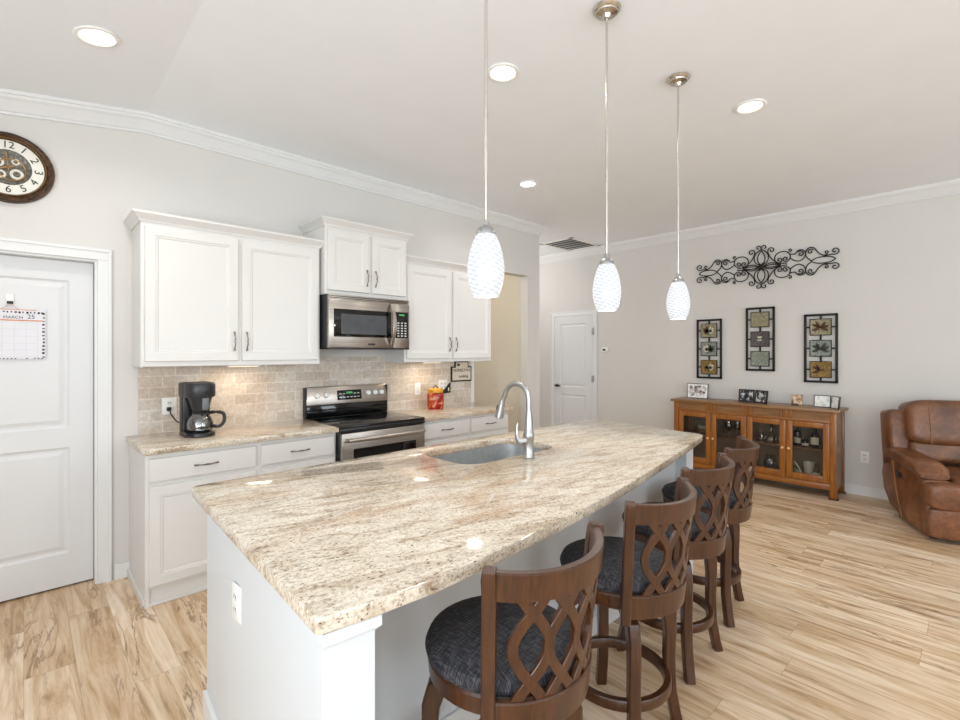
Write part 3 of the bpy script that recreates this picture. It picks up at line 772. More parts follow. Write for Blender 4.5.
# hollow out for the sink by building the body as walls only
k = MB()
k.prism([(.538, 2.17), (.452, .958), (.574, .948), (.60, 1.40), (.66, 2.17)], 0, .8765)
k.build('end_panel', M['island'], t, True, False)
pb = MB().box(.6, 3.105, 1.40, 1.43, 0, .8765)
pb.build('bar_panel', M['island'], t, True, False)
MB().box(.66, 3.25, 2.15, 2.17, .1, .8765).box(.66, 3.25, 2.08, 2.1, 0, .1).build('door_side', M['island'], t, True, False)
MB().prism([(3.105, 1.33), (3.208, 1.33), (3.208, 1.43), (3.105, 1.43)], 0, .8765).build('post', M['island'], t, True, False)
MB().prism([(3.16, 1.43), (3.208, 1.43), (3.27, 2.17), (3.2, 2.17)], 0, .8765).build('end_panel', M['island'], t, True, False)
# moulding under the counter and baseboards
k = MB()
k.tube([(.5385, 2.171, .865), (.4525, .958, .865)], .01, flat=(.02, .022), up=(0, 0, 1)); k.tube([(.448, .948, .862), (.581, .939, .862)], .01, flat=(.022, .028), up=(0, 0, 1))
k.tube([(.450, .952, .846), (.577, .943, .846)], .01, flat=(.01, .012), up=(0, 0, 1))
k.build('top_moulding', M['island'], t, True, False)
k = MB()
k.tube([(.532, 2.18, .045), (.444, .951, .045)], .01, flat=(.014, .09), up=(0, 0, 1)); k.tube([(.444, .948, .045), (.581, .939, .045)], .01, flat=(.014, .09), up=(0, 0, 1))
k.box(.6, 3.105, 1.387, 1.4, 0, .09, .004)
k.build('baseboard', M['trim'], t, True, False)

def bez(P0, P1, P2, n):
    return [((1 - s) ** 2 * P0[0] + 2 * s * (1 - s) * P1[0] + s * s * P2[0], (1 - s) ** 2 * P0[1] + 2 * s * (1 - s) * P1[1] + s * s * P2[1]) for s in [i / n for i in range(n + 1)]]
front = [(.455, .938), (.56, .924), (.72, .914), (.878, .920), (1.06, .934), (1.265, .953), (1.5, .977), (1.72, 1.004), (1.956, 1.041), (2.2, 1.082), (2.4, 1.117), (2.605, 1.154), (2.85, 1.2), (3.05, 1.24), (3.2, 1.268)]
outl = bez((.434, .958), (.434, .940), (.455, .938), 4)[:-1] + front + bez((3.2, 1.268), (3.275, 1.283), (3.285, 1.33), 5)[1:] + [(3.3, 1.5), (3.36, 1.9)] + bez((3.39, 2.13), (3.4, 2.235), (3.28, 2.24), 6) + [(2.0, 2.24)] + bez((.53, 2.232), (.492, 2.23), (.49, 2.19), 5)
SKX0, SKX1, SKY0, SKY1, SKR = 1.545, 2.255, 1.70, 2.115, .11
def rrect(x0, x1, y0, y1, r, n=7):
    P = []
    for cx_, cy_, a in ((x1 - r, y1 - r, 0), (x0 + r, y1 - r, PI / 2), (x0 + r, y0 + r, PI), (x1 - r, y0 + r, 1.5 * PI)):
        for i in range(n + 1): P.append((cx_ + r * math.cos(a + PI / 2 * i / n), cy_ + r * math.sin(a + PI / 2 * i / n)))
    return P
hole = rrect(SKX0, SKX1, SKY0, SKY1, SKR)
def slab_with_hole(outer, inner, z0, z1, bev):
    b = bmesh.new()
    def ring(pts, z): return [b.verts.new((p[0], p[1], z)) for p in pts]
    def inset(pts, d):
        N = len(pts); R = []
        for i in range(N):
            a, c, e = Vector(pts[i - 1]), Vector(pts[i]), Vector(pts[(i + 1) % N])
            t1, t2 = (c - a), (e - c)
            t1 = t1.normalized() if t1.length > 1e-9 else t2.normalized(); t2 = t2.normalized() if t2.length > 1e-9 else t1
            nn = Vector((-(t1 + t2).y, (t1 + t2).x)).normalized()
            R.append((c.x + nn.x * d, c.y + nn.y * d))
        return R
    for pts, sgn in ((outer, 1), (inner, -1)):
        d = bev * sgn
        rs = [ring(inset(pts, d), z0), ring(inset(pts, d * .3), z0 + bev * .3), ring(pts, z0 + bev), ring(pts, z1 - bev), ring(inset(pts, d * .3), z1 - bev * .3), ring(inset(pts, d), z1)]
        N = len(pts)
        for A, B in zip(rs, rs[1:]):
            for i in range(N): b.faces.new((A[i], A[(i + 1) % N], B[(i + 1) % N], B[i]))
        if sgn == 1: o0, o1 = rs[0], rs[-1]
        else: i0, i1 = rs[0], rs[-1]
    for o_, i_ in ((o0, i0), (o1, i1)):
        es = []
        for L in (o_, i_):
            for q in range(len(L)):
                es.append(b.edges.get((L[q], L[(q + 1) % len(L)])))
        bmesh.ops.triangle_fill(b, use_beauty=True, use_dissolve=False, edges=es)
    bmesh.ops.recalc_face_normals(b, faces=b.faces)
    return b
k = MB(); k._add(slab_with_hole(outl, hole[::1], .877, .914, .004))
tag(k.build('island_countertop', M['granite']), 'large bowed granite countertop on the white island', 'countertop')

# sink: open basin under the counter
b = bmesh.new(); R = []
for ins, z, r in ((.0, .876, SKR), (.002, .8, SKR), (.004, .72, SKR), (.012, .695, SKR), (.05, .682, SKR - .03), (.16, .679, .04)):
    P = rrect(SKX0 - .004 + ins, SKX1 + .004 - ins, SKY0 - .004 + ins, SKY1 + .004 - ins, max(.02, r - ins * .2))
    R.append([b.verts.new((p[0], p[1], z)) for p in P])
for A, B in zip(R, R[1:]):
    for i in range(len(A)): b.faces.new((A[i], A[(i + 1) % len(A)], B[(i + 1) % len(B)], B[i]))
b.faces.new(R[-1]); bmesh.ops.recalc_face_normals(b, faces=b.faces)
t = thing('sink', 'undermount stainless steel sink set in the island counter', 'sink', ((SKX0 + SKX1) / 2, (SKY0 + SKY1) / 2, .679))
k = MB(); k._add(b); k.build('basin', M['sink'], t, True)
MB().lathe([(.0, .004), (.02, .004), (.042, .006), (.045, .001)], (1.9, 1.92, .679), 20).build('drain', M['nickel'], t, True)

# faucet
t = thing('faucet', 'tall brushed nickel gooseneck faucet beside the island sink', 'faucet', (1.892, 1.625, .914), .05)
MB().lathe([(0, 0), (.03, 0), (.031, .006), (.027, .012), (.026, .1), (.029, .105), (.029, .125), (.024, .135), (.02, .2), (.0145, .24), (.0145, .25)], (0, 0, 0), 24).build('body', M['nickel'], t)
k = MB(); pts = [(0, 0, .24)]
for i in range(17):
    a = PI - PI * i / 16 * .93
    pts.append((0, .082 + .082 * math.cos(a), .298 + .082 * math.sin(a)))
pts.append((0, pts[-1][1] + .02, pts[-1][2] - .04))
k.tube(pts, .0135, 14); k.build('spout', M['nickel'], t)
e = Vector(pts[-1]); d = Vector((0, .024, -.09)).normalized()
k = MB(); k.tube([e - d * .02, e, e + d * .03, e + d * .085, e + d * .09], [.0145, .016, .019, .025, .021], 16); sp = k.build('spray_head', M['nickel'], t)
MB().tube([e + d * .03 + Vector((0, .019, .01)), e + d * .055 + Vector((0, .024, .01))], .006, 8).build('spray_button', M['black'], sp)
k = MB(); k.tube([(-.02, .008, .09), (-.055, .02, .09)], [.02, .016], 14); k.tube([(-.05, .018, .085), (-.066, .024, .11), (-.068, .025, .15), (-.064, .024, .185)], [.016, .011, .008, .006], 12); k.build('lever', M['nickel'], t)

# ---------------------------------------------------------------- bar stools
def stool_proto(loc, label):
    t = thing('bar_stool', label, 'bar stool', loc, 0, 'wooden swivel bar stools along the island')
    R0, RK = .236, .012
    def bp(phi, z, dr=0):          # point on the raked, curved back
        h = (z - .56) / .39; r = R0 + .03 * h + dr
        return Vector((r * math.sin(phi), -r * math.cos(phi) - RK * h, z))
    PH = math.radians(54)
    MB().lathe([(0, .618), (.2, .608), (.216, .616), (.221, .632), (.212, .652), (.175, .67), (.09, .68), (0, .682)], (0, 0, 0), 40).build('seat', M['fabric'], t)
    MB().lathe([(.12, .55), (.196, .55), (.21, .56), (.214, .604), (.208, .612), (.12, .612)], (0, 0, 0), 40).build('seat_frame', M['stool_wood'], t)
    MB().cyl((0, 0, .515), .13, .035, 24).build('swivel', M['black_matte'], t)
    for sx in (-1, 1):
        for sy in (-1, 1):
            dx, dy = sx * .7071, sy * .7071
            path = [(.10, .515), (.155, .512), (.188, .49), (.205, .44), (.208, .37), (.205, .27), (.21, .15), (.228, .05), (.24, 0)]
            wd = [.05, .056, .058, .052, .044, .04, .038, .038, .04]
            pts = [(dx * r, dy * r, z) for r, z in path]
            ups = [(-dy, dx, 0)] * len(pts)
            MB().tube(pts, .02, flat=[(a, .042) for a in wd], up=ups).build('leg', M['stool_wood'], t)
    MB().lathe([(.178, .19), (.198, .19), (.201, .194), (.201, .226), (.198, .23), (.178, .23), (.175, .226), (.175, .194), (.178, .19)], (0, 0, 0), 44).build('foot_ring', M['stool_wood'], t)
    # back
    for s_ in (-1, 1):
        zs = [.525, .56, .62, .7, .8, .9, .94, .956]
        pts = [bp(s_ * PH, z, .002 + (.006 if z > .93 else 0)) for z in zs]
        ups = [(math.sin(s_ * PH), -math.cos(s_ * PH), 0)] * len(zs)
        wd = [(.034, .036)] * 6 + [(.034, .044), (.03, .036)]
        MB().tube(pts, .02, flat=wd, up=ups).build('back_post', M['stool_wood'], t)
    def band(zf, th, n=26, lim=PH):
        """curved board between z limits zf(phi)->(z0,z1)"""
        b = bmesh.new(); rows = []
        for i in range(n + 1):
            ph = -lim + 2 * lim * i / n; z0, z1 = zf(ph / lim)
            rows.append([b.verts.new(bp(ph, z, d)) for z, d in ((z0, -th / 2), (z0, th / 2), (z1 - .004, th / 2), (z1, th / 2 - .004), (z1, -th / 2 + .004), (z1 - .004, -th / 2))])
        for A, B in zip(rows, rows[1:]):
            for j in range(6): b.faces.new((A[j], A[(j + 1) % 6], B[(j + 1) % 6], B[j]))
        b.faces.new(rows[0]); b.faces.new(rows[-1][::-1]); bmesh.ops.recalc_face_normals(b, faces=b.faces)
        k = MB(); k._add(b); return k
    band(lambda u: (.882 - .006 * (1 - u * u), .944 + .008 * u * u), .026).build('top_rail', M['stool_wood'], t)
    band(lambda u: (.545, .625), .024).build('bottom_rail', M['stool_wood'], t)
    # openwork splat: three pairs of mirrored wavy strips
    z0, z1 = .612, .886; zm = .757; A = math.radians(10.6); k = MB()
    for c in (-1.5, -.5, .5, 1.5):
        for sg in (-1, 1):
            pts = []; ups = []
            for i in range(27):
                z = z0 + (z1 - z0) * i / 26
                ph = math.radians(20.5) * c + sg * A * math.cos(PI * (z - zm) / .176)
                pts.append(bp(ph, z)); ups.append((math.sin(ph), -math.cos(ph), 0))
            k.tube(pts, .01, flat=(.027, .012), up=ups)
    k.build('back_splat', M['stool_wood'], t)
    return t
s0 = stool_proto((1.004, .965, 0), 'bar stool nearest the white corner post of the island')
for p, lab, rz in (((1.69, .998, 0), 'second bar stool from the white corner post of the island', .03),
               ((2.30, 1.072, 0), 'third bar stool from the white corner post of the island', .02),
               ((2.865, 1.135, 0), 'bar stool farthest from the corner post, nearest the oak sideboard', .18)):
    dup(s0, p, lab, rz)

# ---------------------------------------------------------------- pendants and recessed lights
def pendant(loc, label, zb=1.65):
    t = thing('pendant_light', label, 'pendant light', loc, 0, 'white glass pendants over the island')
    h = loc[2]
    MB().lathe([(0, -.001), (.062, -.001), (.064, -.006), (.058, -.014), (.05, -.018), (.048, -.024), (.02, -.03), (.012, -.045), (0, -.045)], (0, 0, 0), 32).build('canopy', M['canopy'], t)
    zs = zb - h
    MB().tube([(0, 0, -.03), (0, 0, zs + .25)], .0055, 10).build('rod', M['rod'], t)
    MB().tube([(0, 0, -.75), (0, 0, -.77)], .007, 10).build('rod_joint', M['rod'], t)
    MB().lathe([(0, zs + .262), (.01, zs + .26), (.014, zs + .24), (.026, zs + .232), (.032, zs + .222), (.033, zs + .21), (0, zs + .21)], (0, 0, 0), 24).build('socket_cap', M['nickel'], t)
    out = [(.026, .216), (.036, .205), (.047, .18), (.057, .145), (.0635, .1), (.062, .065), (.056, .035), (.047, .01), (.042, 0)]
    prof = [(r_, zs + z_) for r_, z_ in out] + [(r_ - .004, zs + z_) for r_, z_ in out[::-1]]
    MB().lathe(prof, (0, 0, 0), 32).build('shade', M['shade'], t)
    return t
p0 = pendant((1.14, 1.17, ZC), 'pendant light over the island hanging above the nearest bar stool, biggest of the three')
dup(p0, (1.93, 1.19, ZC), 'pendant light over the island, middle one, hanging above the second bar stool')
dup(p0, (2.715, 1.21, ZC), 'pendant light over the island farthest along, nearest the iron scroll')
for x, y, zz in ((1.14, 1.17, 1.635), (1.93, 1.19, 1.635), (2.715, 1.21, 1.635)):
    l = bpy.data.lights.new('pendant_bulb', 'POINT'); l.energy = 3; l.color = (1, .96, .9); l.shadow_soft_size = .03
    o = bpy.data.objects.new('pendant_bulb', l); C.objects.link(o); o.location = (x, y, zz)

def downlight(x, y, label):
    z = ceil_z(x); rot = math.atan(SL) if x < XR0 else 0
    t = thing('recessed_light', label, 'ceiling light', (x, y, z), 0, 'recessed ceiling lights')
    xf = Matrix.Rotation(-rot, 4, 'Y')
    MB().lathe([(.066, -.0012), (.09, -.0012), (.092, -.004), (.088, -.009), (.074, -.012), (.066, -.006)], (0, 0, 0), 36, xf=xf).build('trim_ring', M['white'], t)
    MB().lathe([(0, -.003), (.067, -.003), (.067, -.001), (0, -.001)], (0, 0, 0), 36, xf=xf).build('lens', M['lens'], t)
    l = bpy.data.lights.new('recessed_lamp', 'AREA'); l.shape = 'DISK'; l.size = .13; l.energy = 5; l.color = (1, .96, .9); l.spread = math.radians(150)
    o = bpy.data.objects.new('recessed_lamp', l); C.objects.link(o); o.location = (x, y, z - .02)
downlight(.255, 2.94, 'recessed ceiling light above the pantry door and clock side')
downlight(1.945, 1.86, 'recessed ceiling light behind the nearest pendant rod')
downlight(3.40, 2.93, 'small recessed ceiling light above the passage end of the kitchen')
downlight(3.355, 1.03, 'recessed ceiling light beyond the farthest pendant canopy')

# ceiling vent
t = thing('ceiling_vent', 'white louvred air vent in the ceiling near the hall', 'vent', (5.76, 4.15, ZC))
k = MB(); X0, X1, Y0, Y1 = 5.40, 6.12, 3.87, 4.44
for a, b_, c, d in ((X0, X1, Y0, Y0 + .05), (X0, X1, Y1 - .05, Y1), (X0, X0 + .05, Y0, Y1), (X1 - .05, X1, Y0, Y1)): k.box(a, b_, c, d, ZC - .012, ZC - .0005, .003)
k.build('frame', M['white'], t, True)
MB().box(X0 + .04, X1 - .04, Y0 + .04, Y1 - .04, ZC - .003, ZC - .0008).build('duct_shade_sheet', M['vent_dark'], t, True)  # flat dark sheet, its colour standing in for the shade inside the duct
k = MB()
for i in range(5):
    x = X0 + .13 + i * .115; k.box(x - .014, x + .014, Y0 + .045, Y1 - .045, ZC - .010, ZC - .005, .002)
k.build('louvres', M['nickel'], t, True)

# ---------------------------------------------------------------- wall clock
t = thing('wall_clock', 'round bronze wall clock with arched numerals above the pantry door', 'clock', (-.064, YK, 2.516))
RC = .2
CL = lambda y: Matrix.Translation((0, y, 0)) @ Matrix.Rotation(PI / 2, 4, 'X')
MB().lathe([(RC * .76, .0), (RC, .0), (RC, .018), (RC * .97, .034), (RC * .9, .042), (RC * .85, .036), (RC * .82, .042), (RC * .79, .036), (RC * .76, .02)], (0, 0, 0), 56, xf=CL(-.0005)).build('rim', M['clock_rim'], t)
MB().lathe([(RC * .785, .0305), (RC * .8, .0375), (RC * .815, .041)], (0, 0, 0), 56, xf=CL(-.0025)).build('rim_bead', M['gold'], t)
fc = MB().lathe([(0, 0), (RC * .8, 0), (RC * .8, .022), (0, .022)], (0, 0, 0), 56, xf=CL(-.001)).build('face', M['clock_face'], t)
k = MB()
for i in range(1, 13):
    a = PI / 2 - i * PI / 6
    rot = a - PI / 2 if 3 > i or i > 9 else (a + PI / 2 if 3 < i < 9 else (a - PI / 2 if i == 3 else a - PI / 2))
    k = MB(); k.text(str(i), RC * .27, .0008, CL(-.0242) @ Matrix.Translation((RC * .63 * math.cos(a), RC * .63 * math.sin(a), 0)) @ Matrix.Rotation(rot, 4, 'Z')); k.build('numeral', M['ink'], fc)
k = MB().lathe([(0, .0225), (RC * .47, .0225), (RC * .49, .0255), (RC * .5, .0225)], (0, 0, 0), 48, xf=CL(-.0012)); k.build('inner_dial', M['clock_inner'], fc)
k = MB()
for cx_, cz_, r in ((.035, -.035, .03), (-.03, -.045, .022), (.03, .035, .018), (-.04, .02, .024)):
    k.lathe([(r * .55, .024), (r, .0245), (r, .026), (r * .55, .0262)], (cx_, cz_, 0), 16, xf=CL(-.0015))
k.build('gears', M['leaf_silver'], fc)
for a, L, tail in ((PI / 2 + .12, RC * .5, .02), (PI + .38, RC * .38, .035)):
    k = MB(); dx, dz = math.cos(a), math.sin(a)
    k.tube([(-dx * tail, -.031, -dz * tail), (0, -.031, 0), (dx * L * .45, -.031, dz * L * .45), (dx * L * .7, -.031, dz * L * .7), (dx * L, -.031, dz * L)], .003, flat=[(.004, .002), (.008, .002), (.004, .002), (.009, .002), (.001, .002)], up=(0, 1, 0))
    k.build('hand', M['gold'], t)
MB().lathe([(.058, .0262), (.061, .0275), (.064, .0262)], (.012, -.012, 0), 24, xf=CL(-.0018)).build('small_ring', M['gold'], fc)

# ---------------------------------------------------------------- calendar on the pantry door
yd = YK + .075
cx0, cx1, cz0, cz1 = -.315, .096, 1.42, 1.715
t = thing('wall_calendar', 'white paper monthly calendar hanging on the pantry door', 'calendar', ((cx0 + cx1) / 2, yd, cz1))
MB().box(cx0, cx1, yd - .01, yd - .006, cz0, cz1).build('sheet', M['paper'], t, True)
k = MB()
for i in range(8): x = cx0 + .02 + i * (cx1 - cx0 - .055) / 7; k.box(x - .0006, x + .0006, yd - .0106, yd - .01, cz0 + .012, cz1 - .075)
for j in range(6): z = cz0 + .012 + j * .041; k.box(cx0 + .02, cx1 - .035, yd - .0106, yd - .01, z - .0006, z + .0006)
k.build('day_grid', plain('grid_grey', 'c4c2c8', .7), t, True)
MB().box(cx0, cx1 - .012, yd - .0112, yd - .01, cz1 - .07, cz1 - .063).box(cx0, cx1 - .04, yd - .0112, yd - .01, cz1 - .006, cz1 - .002).build('orange_bar', M['orange_ink'], t, True)
k = MB(); k.text('MARCH', .024, .0004, TX(-.045, cz1 - .05, yd - .0112)); k.text('25', .034, .0004, TX(.032, cz1 - .044, yd - .0112))
k.build('heading', M['ink'], t, True)
k = MB(); rr = random.Random(3)
for i in range(24):
    x = cx0 + .01 + i * .0166; h = .004 + .008 * rr.random(); k.box(x, x + .005 + .006 * rr.random(), yd - .0112, yd - .01, cz1 - .014 - h, cz1 - .014)
    if rr.random() < .7: k.box(x, x + .008, yd - .0112, yd - .01, cz0 + .001, cz0 + .006)
for i in range(13):
    z = cz0 + .008 + i * .0215; h = .005 + .008 * rr.random(); k.box(cx1 - .016 + .004 * rr.random(), cx1 - .004, yd - .0112, yd - .01, z, z + h)
k.build('border_marks', M['ink'], t, True)
hx, hz = -.058, cz1 + .028
hk = thing('hook', 'small adhesive hook with string holding the calendar on the pantry door', 'hook', (hx, yd, hz))
MB().box(hx - .017, hx + .017, yd - .009, yd - .001, hz + .004, hz + .062, .004).build('plate', M['white'], hk, True)
MB().box(hx - .014, hx + .014, yd - .016, yd - .008, hz, hz + .017, .004).build('clip', M['ink'], hk, True)
MB().tube([(hx - .035, yd - .012, cz1 - .002), (hx, yd - .014, hz), (hx + .035, yd - .012, cz1 - .002)], .0012, 6).build('string', M['orange_ink'], hk, True)

# ---------------------------------------------------------------- things on the far wall
k = MB().box(-3.93, -3.81, -.022, -.0005, 1.46, 1.525, .006, xf=Matrix())
t = thing('thermostat', 'small white thermostat on the grey wall beside the closed door', 'thermostat', (XF, 0, 0), FAR)
MB().box(-3.915, -3.805, -.024, -.0005, 1.465, 1.53, .006).build('case', M['white'], t)
MB().box(-3.893, -3.845, -.0255, -.023, 1.483, 1.512, .001).build('screen', M['black'], t)

def panel_art(yc, zc, label, tiles, orn):
    t = thing('metal_wall_art', label, 'wall art', (XF, yc, zc), FAR, 'tall iron wall panels with three square plaques')
    W, H = .152, .37; k = MB()
    for a, b_, c, d in ((-W, W, H - .024, H), (-W, W, -H, -H + .024), (-W, -W + .024, -H, H), (W - .024, W, -H, H)): k.box(a, b_, -.03, -.012, c, d, .003)
    k.box(-.009, .009, -.022, -.014, -H, H)
    for dz in (-.228, 0, .228): k.box(-W, W, -.022, -.014, dz - .008, dz + .008)
    k.box(-.02, .02, -.014, -.001, H - .016, H - .002)
    k.build('frame', M['iron'], t)
    for (m, o_), dz in zip(zip(tiles, orn), (.228, 0, -.228)):
        q = MB().box(-.098, .098, -.034, -.016, dz - .09, dz + .09, .003).build('plaque_rim', M['iron'], t)
        MB().loops(-.09, .09, dz - .082, dz + .082, [(0, -.036), (.004, -.038), (.01, -.036)], -.03).build('plaque', M[m], q)
        if o_ is None: continue
        kind, mats = o_
        def leaf(k, cx_, cz_, a, L, wd):
            P = []
            for i in range(9):
                s_ = i / 8; P.append((s_ * L, wd * math.sin(PI * s_) ** .8))
            poly = P + [(p[0], -p[1]) for p in P[-2:0:-1]]
            xf = Matrix.Translation((cx_, -.037, cz_)) @ RXZ @ Matrix.Rotation(a, 4, 'Z')
            k.prism(poly, .0, .005, xf=xf)
        if kind == 'maple':
            for mm, sg in zip(mats, (-1, 1)):
                k = MB()
                for a, L in ((.15, .07), (.62, .078), (1.15, .07), (-.4, .055)):
                    leaf(k, 0, dz - .015, a if sg > 0 else PI - a, L, .016)
                k.build('leaf', M[mm], q)
            MB().box(-.002, .002, -.043, -.037, dz - .06, dz + .045).build('stem', M['leaf_dark'], q)
        elif kind == 'branch':
            for mm, aa in zip(mats, ((.3, .9, -.35), (2.6, 2.1, 3.5))):
                k = MB()
                for a in aa: leaf(k, .0, dz - .01, a, .082, .015)
                k.build('leaf', M[mm], q)
            MB().tube([(-.07, -.04, dz + .02), (0, -.04, dz - .012), (.07, -.04, dz - .0)], .003, 6).build('stem', M['leaf_dark'], q)
        elif kind == 'urn':
            k = MB()
            k.prism([(-.03, -.02), (.03, -.02), (.02, -.005), (-.02, -.005)], 0, .004, xf=Matrix.Translation((0, -.037, dz)) @ RXZ)
            k.prism([(-.015, .01), (.015, .01), (.03, .03), (-.03, .03)], 0, .004, xf=Matrix.Translation((0, -.037, dz)) @ RXZ)
            for i in range(7): k.lathe([(0, 0), (.006, .003), (0, .006)], (-.045 + i * .015, -.04, dz - .045), 8)
            k.build('urn_motif', M['leaf_silver'], q)
        else:
            k = MB()
            for i in range(4):
                a = PI / 4 + i * PI / 2
                k.tube([(.012 * math.cos(a), -.038, dz + .012 * math.sin(a)), (.04 * math.cos(a + .3), -.038, dz + .04 * math.sin(a + .3)), (.06 * math.cos(a - .1), -.038, dz + .055 * math.sin(a - .1)), (.05 * math.cos(a - .4), -.038, dz + .045 * math.sin(a - .4))], .002, 6)
            k.build('scroll_motif', M[mats[0]], q)
panel_art(2.372, 1.503, 'iron panel with three maple leaf plaques, over the picture frame end of the sideboard', ['art_cream', 'art_grey', 'art_gold'],
          [('maple', ('leaf_brown', 'leaf_silver')), ('maple', ('leaf_silver', 'leaf_dark')), ('maple', ('art_gold', 'leaf_silver'))])
panel_art(1.80, 1.613, 'iron panel with a dark plum centre plaque, hung highest under the iron scroll', ['art_cream', 'art_plum', 'art_green'],
          [('scroll', ('art_grey',)), ('urn', None), ('scroll', ('art_grey',))])
panel_art(1.215, 1.503, 'iron panel with three leafy branch plaques, nearest the brown recliner', ['art_cream', 'art_grey', 'art_gold'],
          [('branch', ('leaf_brown', 'leaf_brown')), ('branch', ('leaf_dark', 'leaf_dark')), ('branch', ('art_gold', 'leaf_brown'))])

# iron scroll
t = thing('iron_scroll', 'long black wrought iron scroll ornament high on the grey wall', 'wall art', (XF, 1.788, 2.45), FAR)
def spiral(cx_, cz_, r, a0, turns, sg=1, n=22):
    return [(cx_ + r * (1 - .82 * i / n) * math.cos(a0 + sg * 2 * PI * turns * i / n), -.02, cz_ + r * (1 - .82 * i / n) * math.sin(a0 + sg * 2 * PI * turns * i / n)) for i in range(n + 1)]
k = MB(); RD = .0062
for sx in (-1, 1):
    for sz in (-1, 1):
        f = lambda P: [(sx * p[0], -.02, sz * p[2]) for p in P]
        def arc(ax, bz, cx_, cz_, a0, a1, n=18): return [(cx_ + ax * math.cos(a0 + (a1 - a0) * i / n), -.02, cz_ + bz * math.sin(a0 + (a1 - a0) * i / n)) for i in range(n + 1)]
        T = lambda P: k.tube(f(smooth([(p[0], 0, p[1]) for p in P], 5)), RD, 6)
        Q = lambda *a: k.tube(f(spiral(*a)), RD, 6)
        # C scroll beside the centre with a curl at each end
        T([(.16, .03), (.138, .06), (.142, .105), (.17, .135), (.215, .146), (.26, .136), (.286, .105), (.29, .062), (.268, .035)])
        Q(.183, .055, .034, PI + .8, 1.2, 1); Q(.246, .06, .033, -.8, 1.2, -1)
        Q(.287, .152, .02, -PI * .6, 1.0, 1)
        # round S scroll, its tail reaching back to the C
        T([(.29, .105), (.335, .1), (.355, .125), (.385, .14), (.42, .128), (.435, .09), (.42, .045), (.38, .018), (.335, .028), (.292, .06)])
        Q(.388, .095, .034, PI * .75, 1.2, -1)
        # outer scroll and its tail to the tip
        T([(.435, .08), (.442, .12), (.47, .148), (.505, .145), (.528, .12), (.56, .075), (.61, .045), (.66, .05)])
        T([(.435, .08), (.452, .04), (.485, .01)])
        Q(.482, .105, .03, .5, 1.15, 1)
        # leaf-shaped loop at the tip, end curl and small curl
        T([(.484, 0), (.535, .027), (.6, .034), (.665, .026), (.706, 0)])
        T([(.66, .05), (.70, .045), (.728, .06), (.73, .09), (.706, .108), (.683, .098), (.68, .078), (.695, .07), (.704, .08)])
        Q(.622, .078, .022, -PI * .6, 1.05, 1)
        # sweep from the corner curl in to the axis
        T([(.068, .165), (.085, .115), (.125, .06), (.185, .02), (.26, .01)])
        Q(.104, .178, .037, PI + .35, 1.2, -1)
        # centre petals, up and across
        T([(0, .02), (.032, .06), (.036, .12), (0, .19)])
        T([(0, .02), (.058, .05), (.074, .11), (.052, .165), (0, .205)])
        T([(0, .205), (.006, .232), (.026, .246), (.045, .236), (.044, .216), (.028, .214)])
        T([(.02, 0), (.07, .03), (.13, .03), (.2, 0)]); T([(.02, 0), (.08, .013), (.14, .012), (.2, 0)])
k.build('scrollwork', M['iron'], t)
MB().lathe([(.0, 0), (.034, 0), (.034, .008), (.02, .016), (0, .018)], (0, 0, 0), 20, xf=Matrix.Translation((0, -.015, 0)) @ Matrix.Rotation(PI / 2, 4, 'X')).build('medallion', M['iron'], t)
k = MB()
for x in (-.6, 0, .6): k.cyl((x, -.018, .0 if x == 0 else .034), .006, .017, 8, 'y')
k.build('mount', M['iron'], t)

# ---------------------------------------------------------------- sideboard (local: x along the wall, -y to the room)
SBX, SBY = 6.195, 1.82           # back plane x, centre y
t = thing('sideboard', 'amber oak sideboard with four glass doors against the grey wall', 'sideboard', (SBX, SBY, 0), FAR)
HW = .815; DP = .40
MB().box(-HW - .032, HW + .032, -DP - .03, .0, .862, .89, .004).build('top', M['oak_dark'], t)
for sx in (-1, 1):
    for y0 in (-DP, -.05):
        b = MB(); xa = sx * HW; a, c = min(xa, xa + sx * -.055), max(xa, xa + sx * -.055)
        b.box(a, c, y0, y0 + .045, .011, .862, .003); lg = b.build('leg', M['oak'], t)
        MB().box(a - .014, c + .014, y0 - .014, y0 + .055, 0, .012, .004).build('foot_pad', M['leaf_brown'], lg)
    MB().box(sx * HW - sx * .012, sx * HW - sx * .03, -DP + .03, -.03, .13, .862).build('side_panel', M['oak_dark'], t)
k = MB(); k.box(-HW + .05, HW - .05, -DP + .004, -DP + .03, .088, .145, .003); k.build('bottom_rail', M['oak_h'], t)
for sx in (-1, 1): MB().box(sx * HW - sx * .01, sx * HW - sx * .035, -DP + .03, -.03, .088, .145, .003).build('bottom_rail', M['oak_h'], t)
k = MB(); k.box(-HW + .05, HW - .05, -DP + .01, -DP + .03, .775, .862); fr = k.build('frieze', M['oak_dark'], t)
k = MB(); k.box(-HW + .05, HW - .05, -DP + .0, -DP + .02, .752, .775, .003); k.build('frieze_rail', M['oak_h'], fr)
for c in (-.38, 0, .38):
    for d in (-.045, 0, .045): MB().box(c + d - .012, c + d + .012, -DP - .002, -DP + .02, .775, .862, .002).build('frieze_block', M['oak'], fr)
MB().box(-HW + .03, HW - .03, -.018, -.006, .1, .862).build('back_board', M['oak_inside'], t)
MB().box(-HW + .03, HW - .03, -DP + .03, -.018, .125, .145).build('floor_board', M['oak_inside'], t)
MB().box(-HW + .03, HW - .03, -DP + .06, -.018, .455, .472).build('shelf', M['oak_dark'], t)
MB().box(-.01, .01, -DP + .03, -.018, .145, .862).build('divider', M['oak_inside'], t)
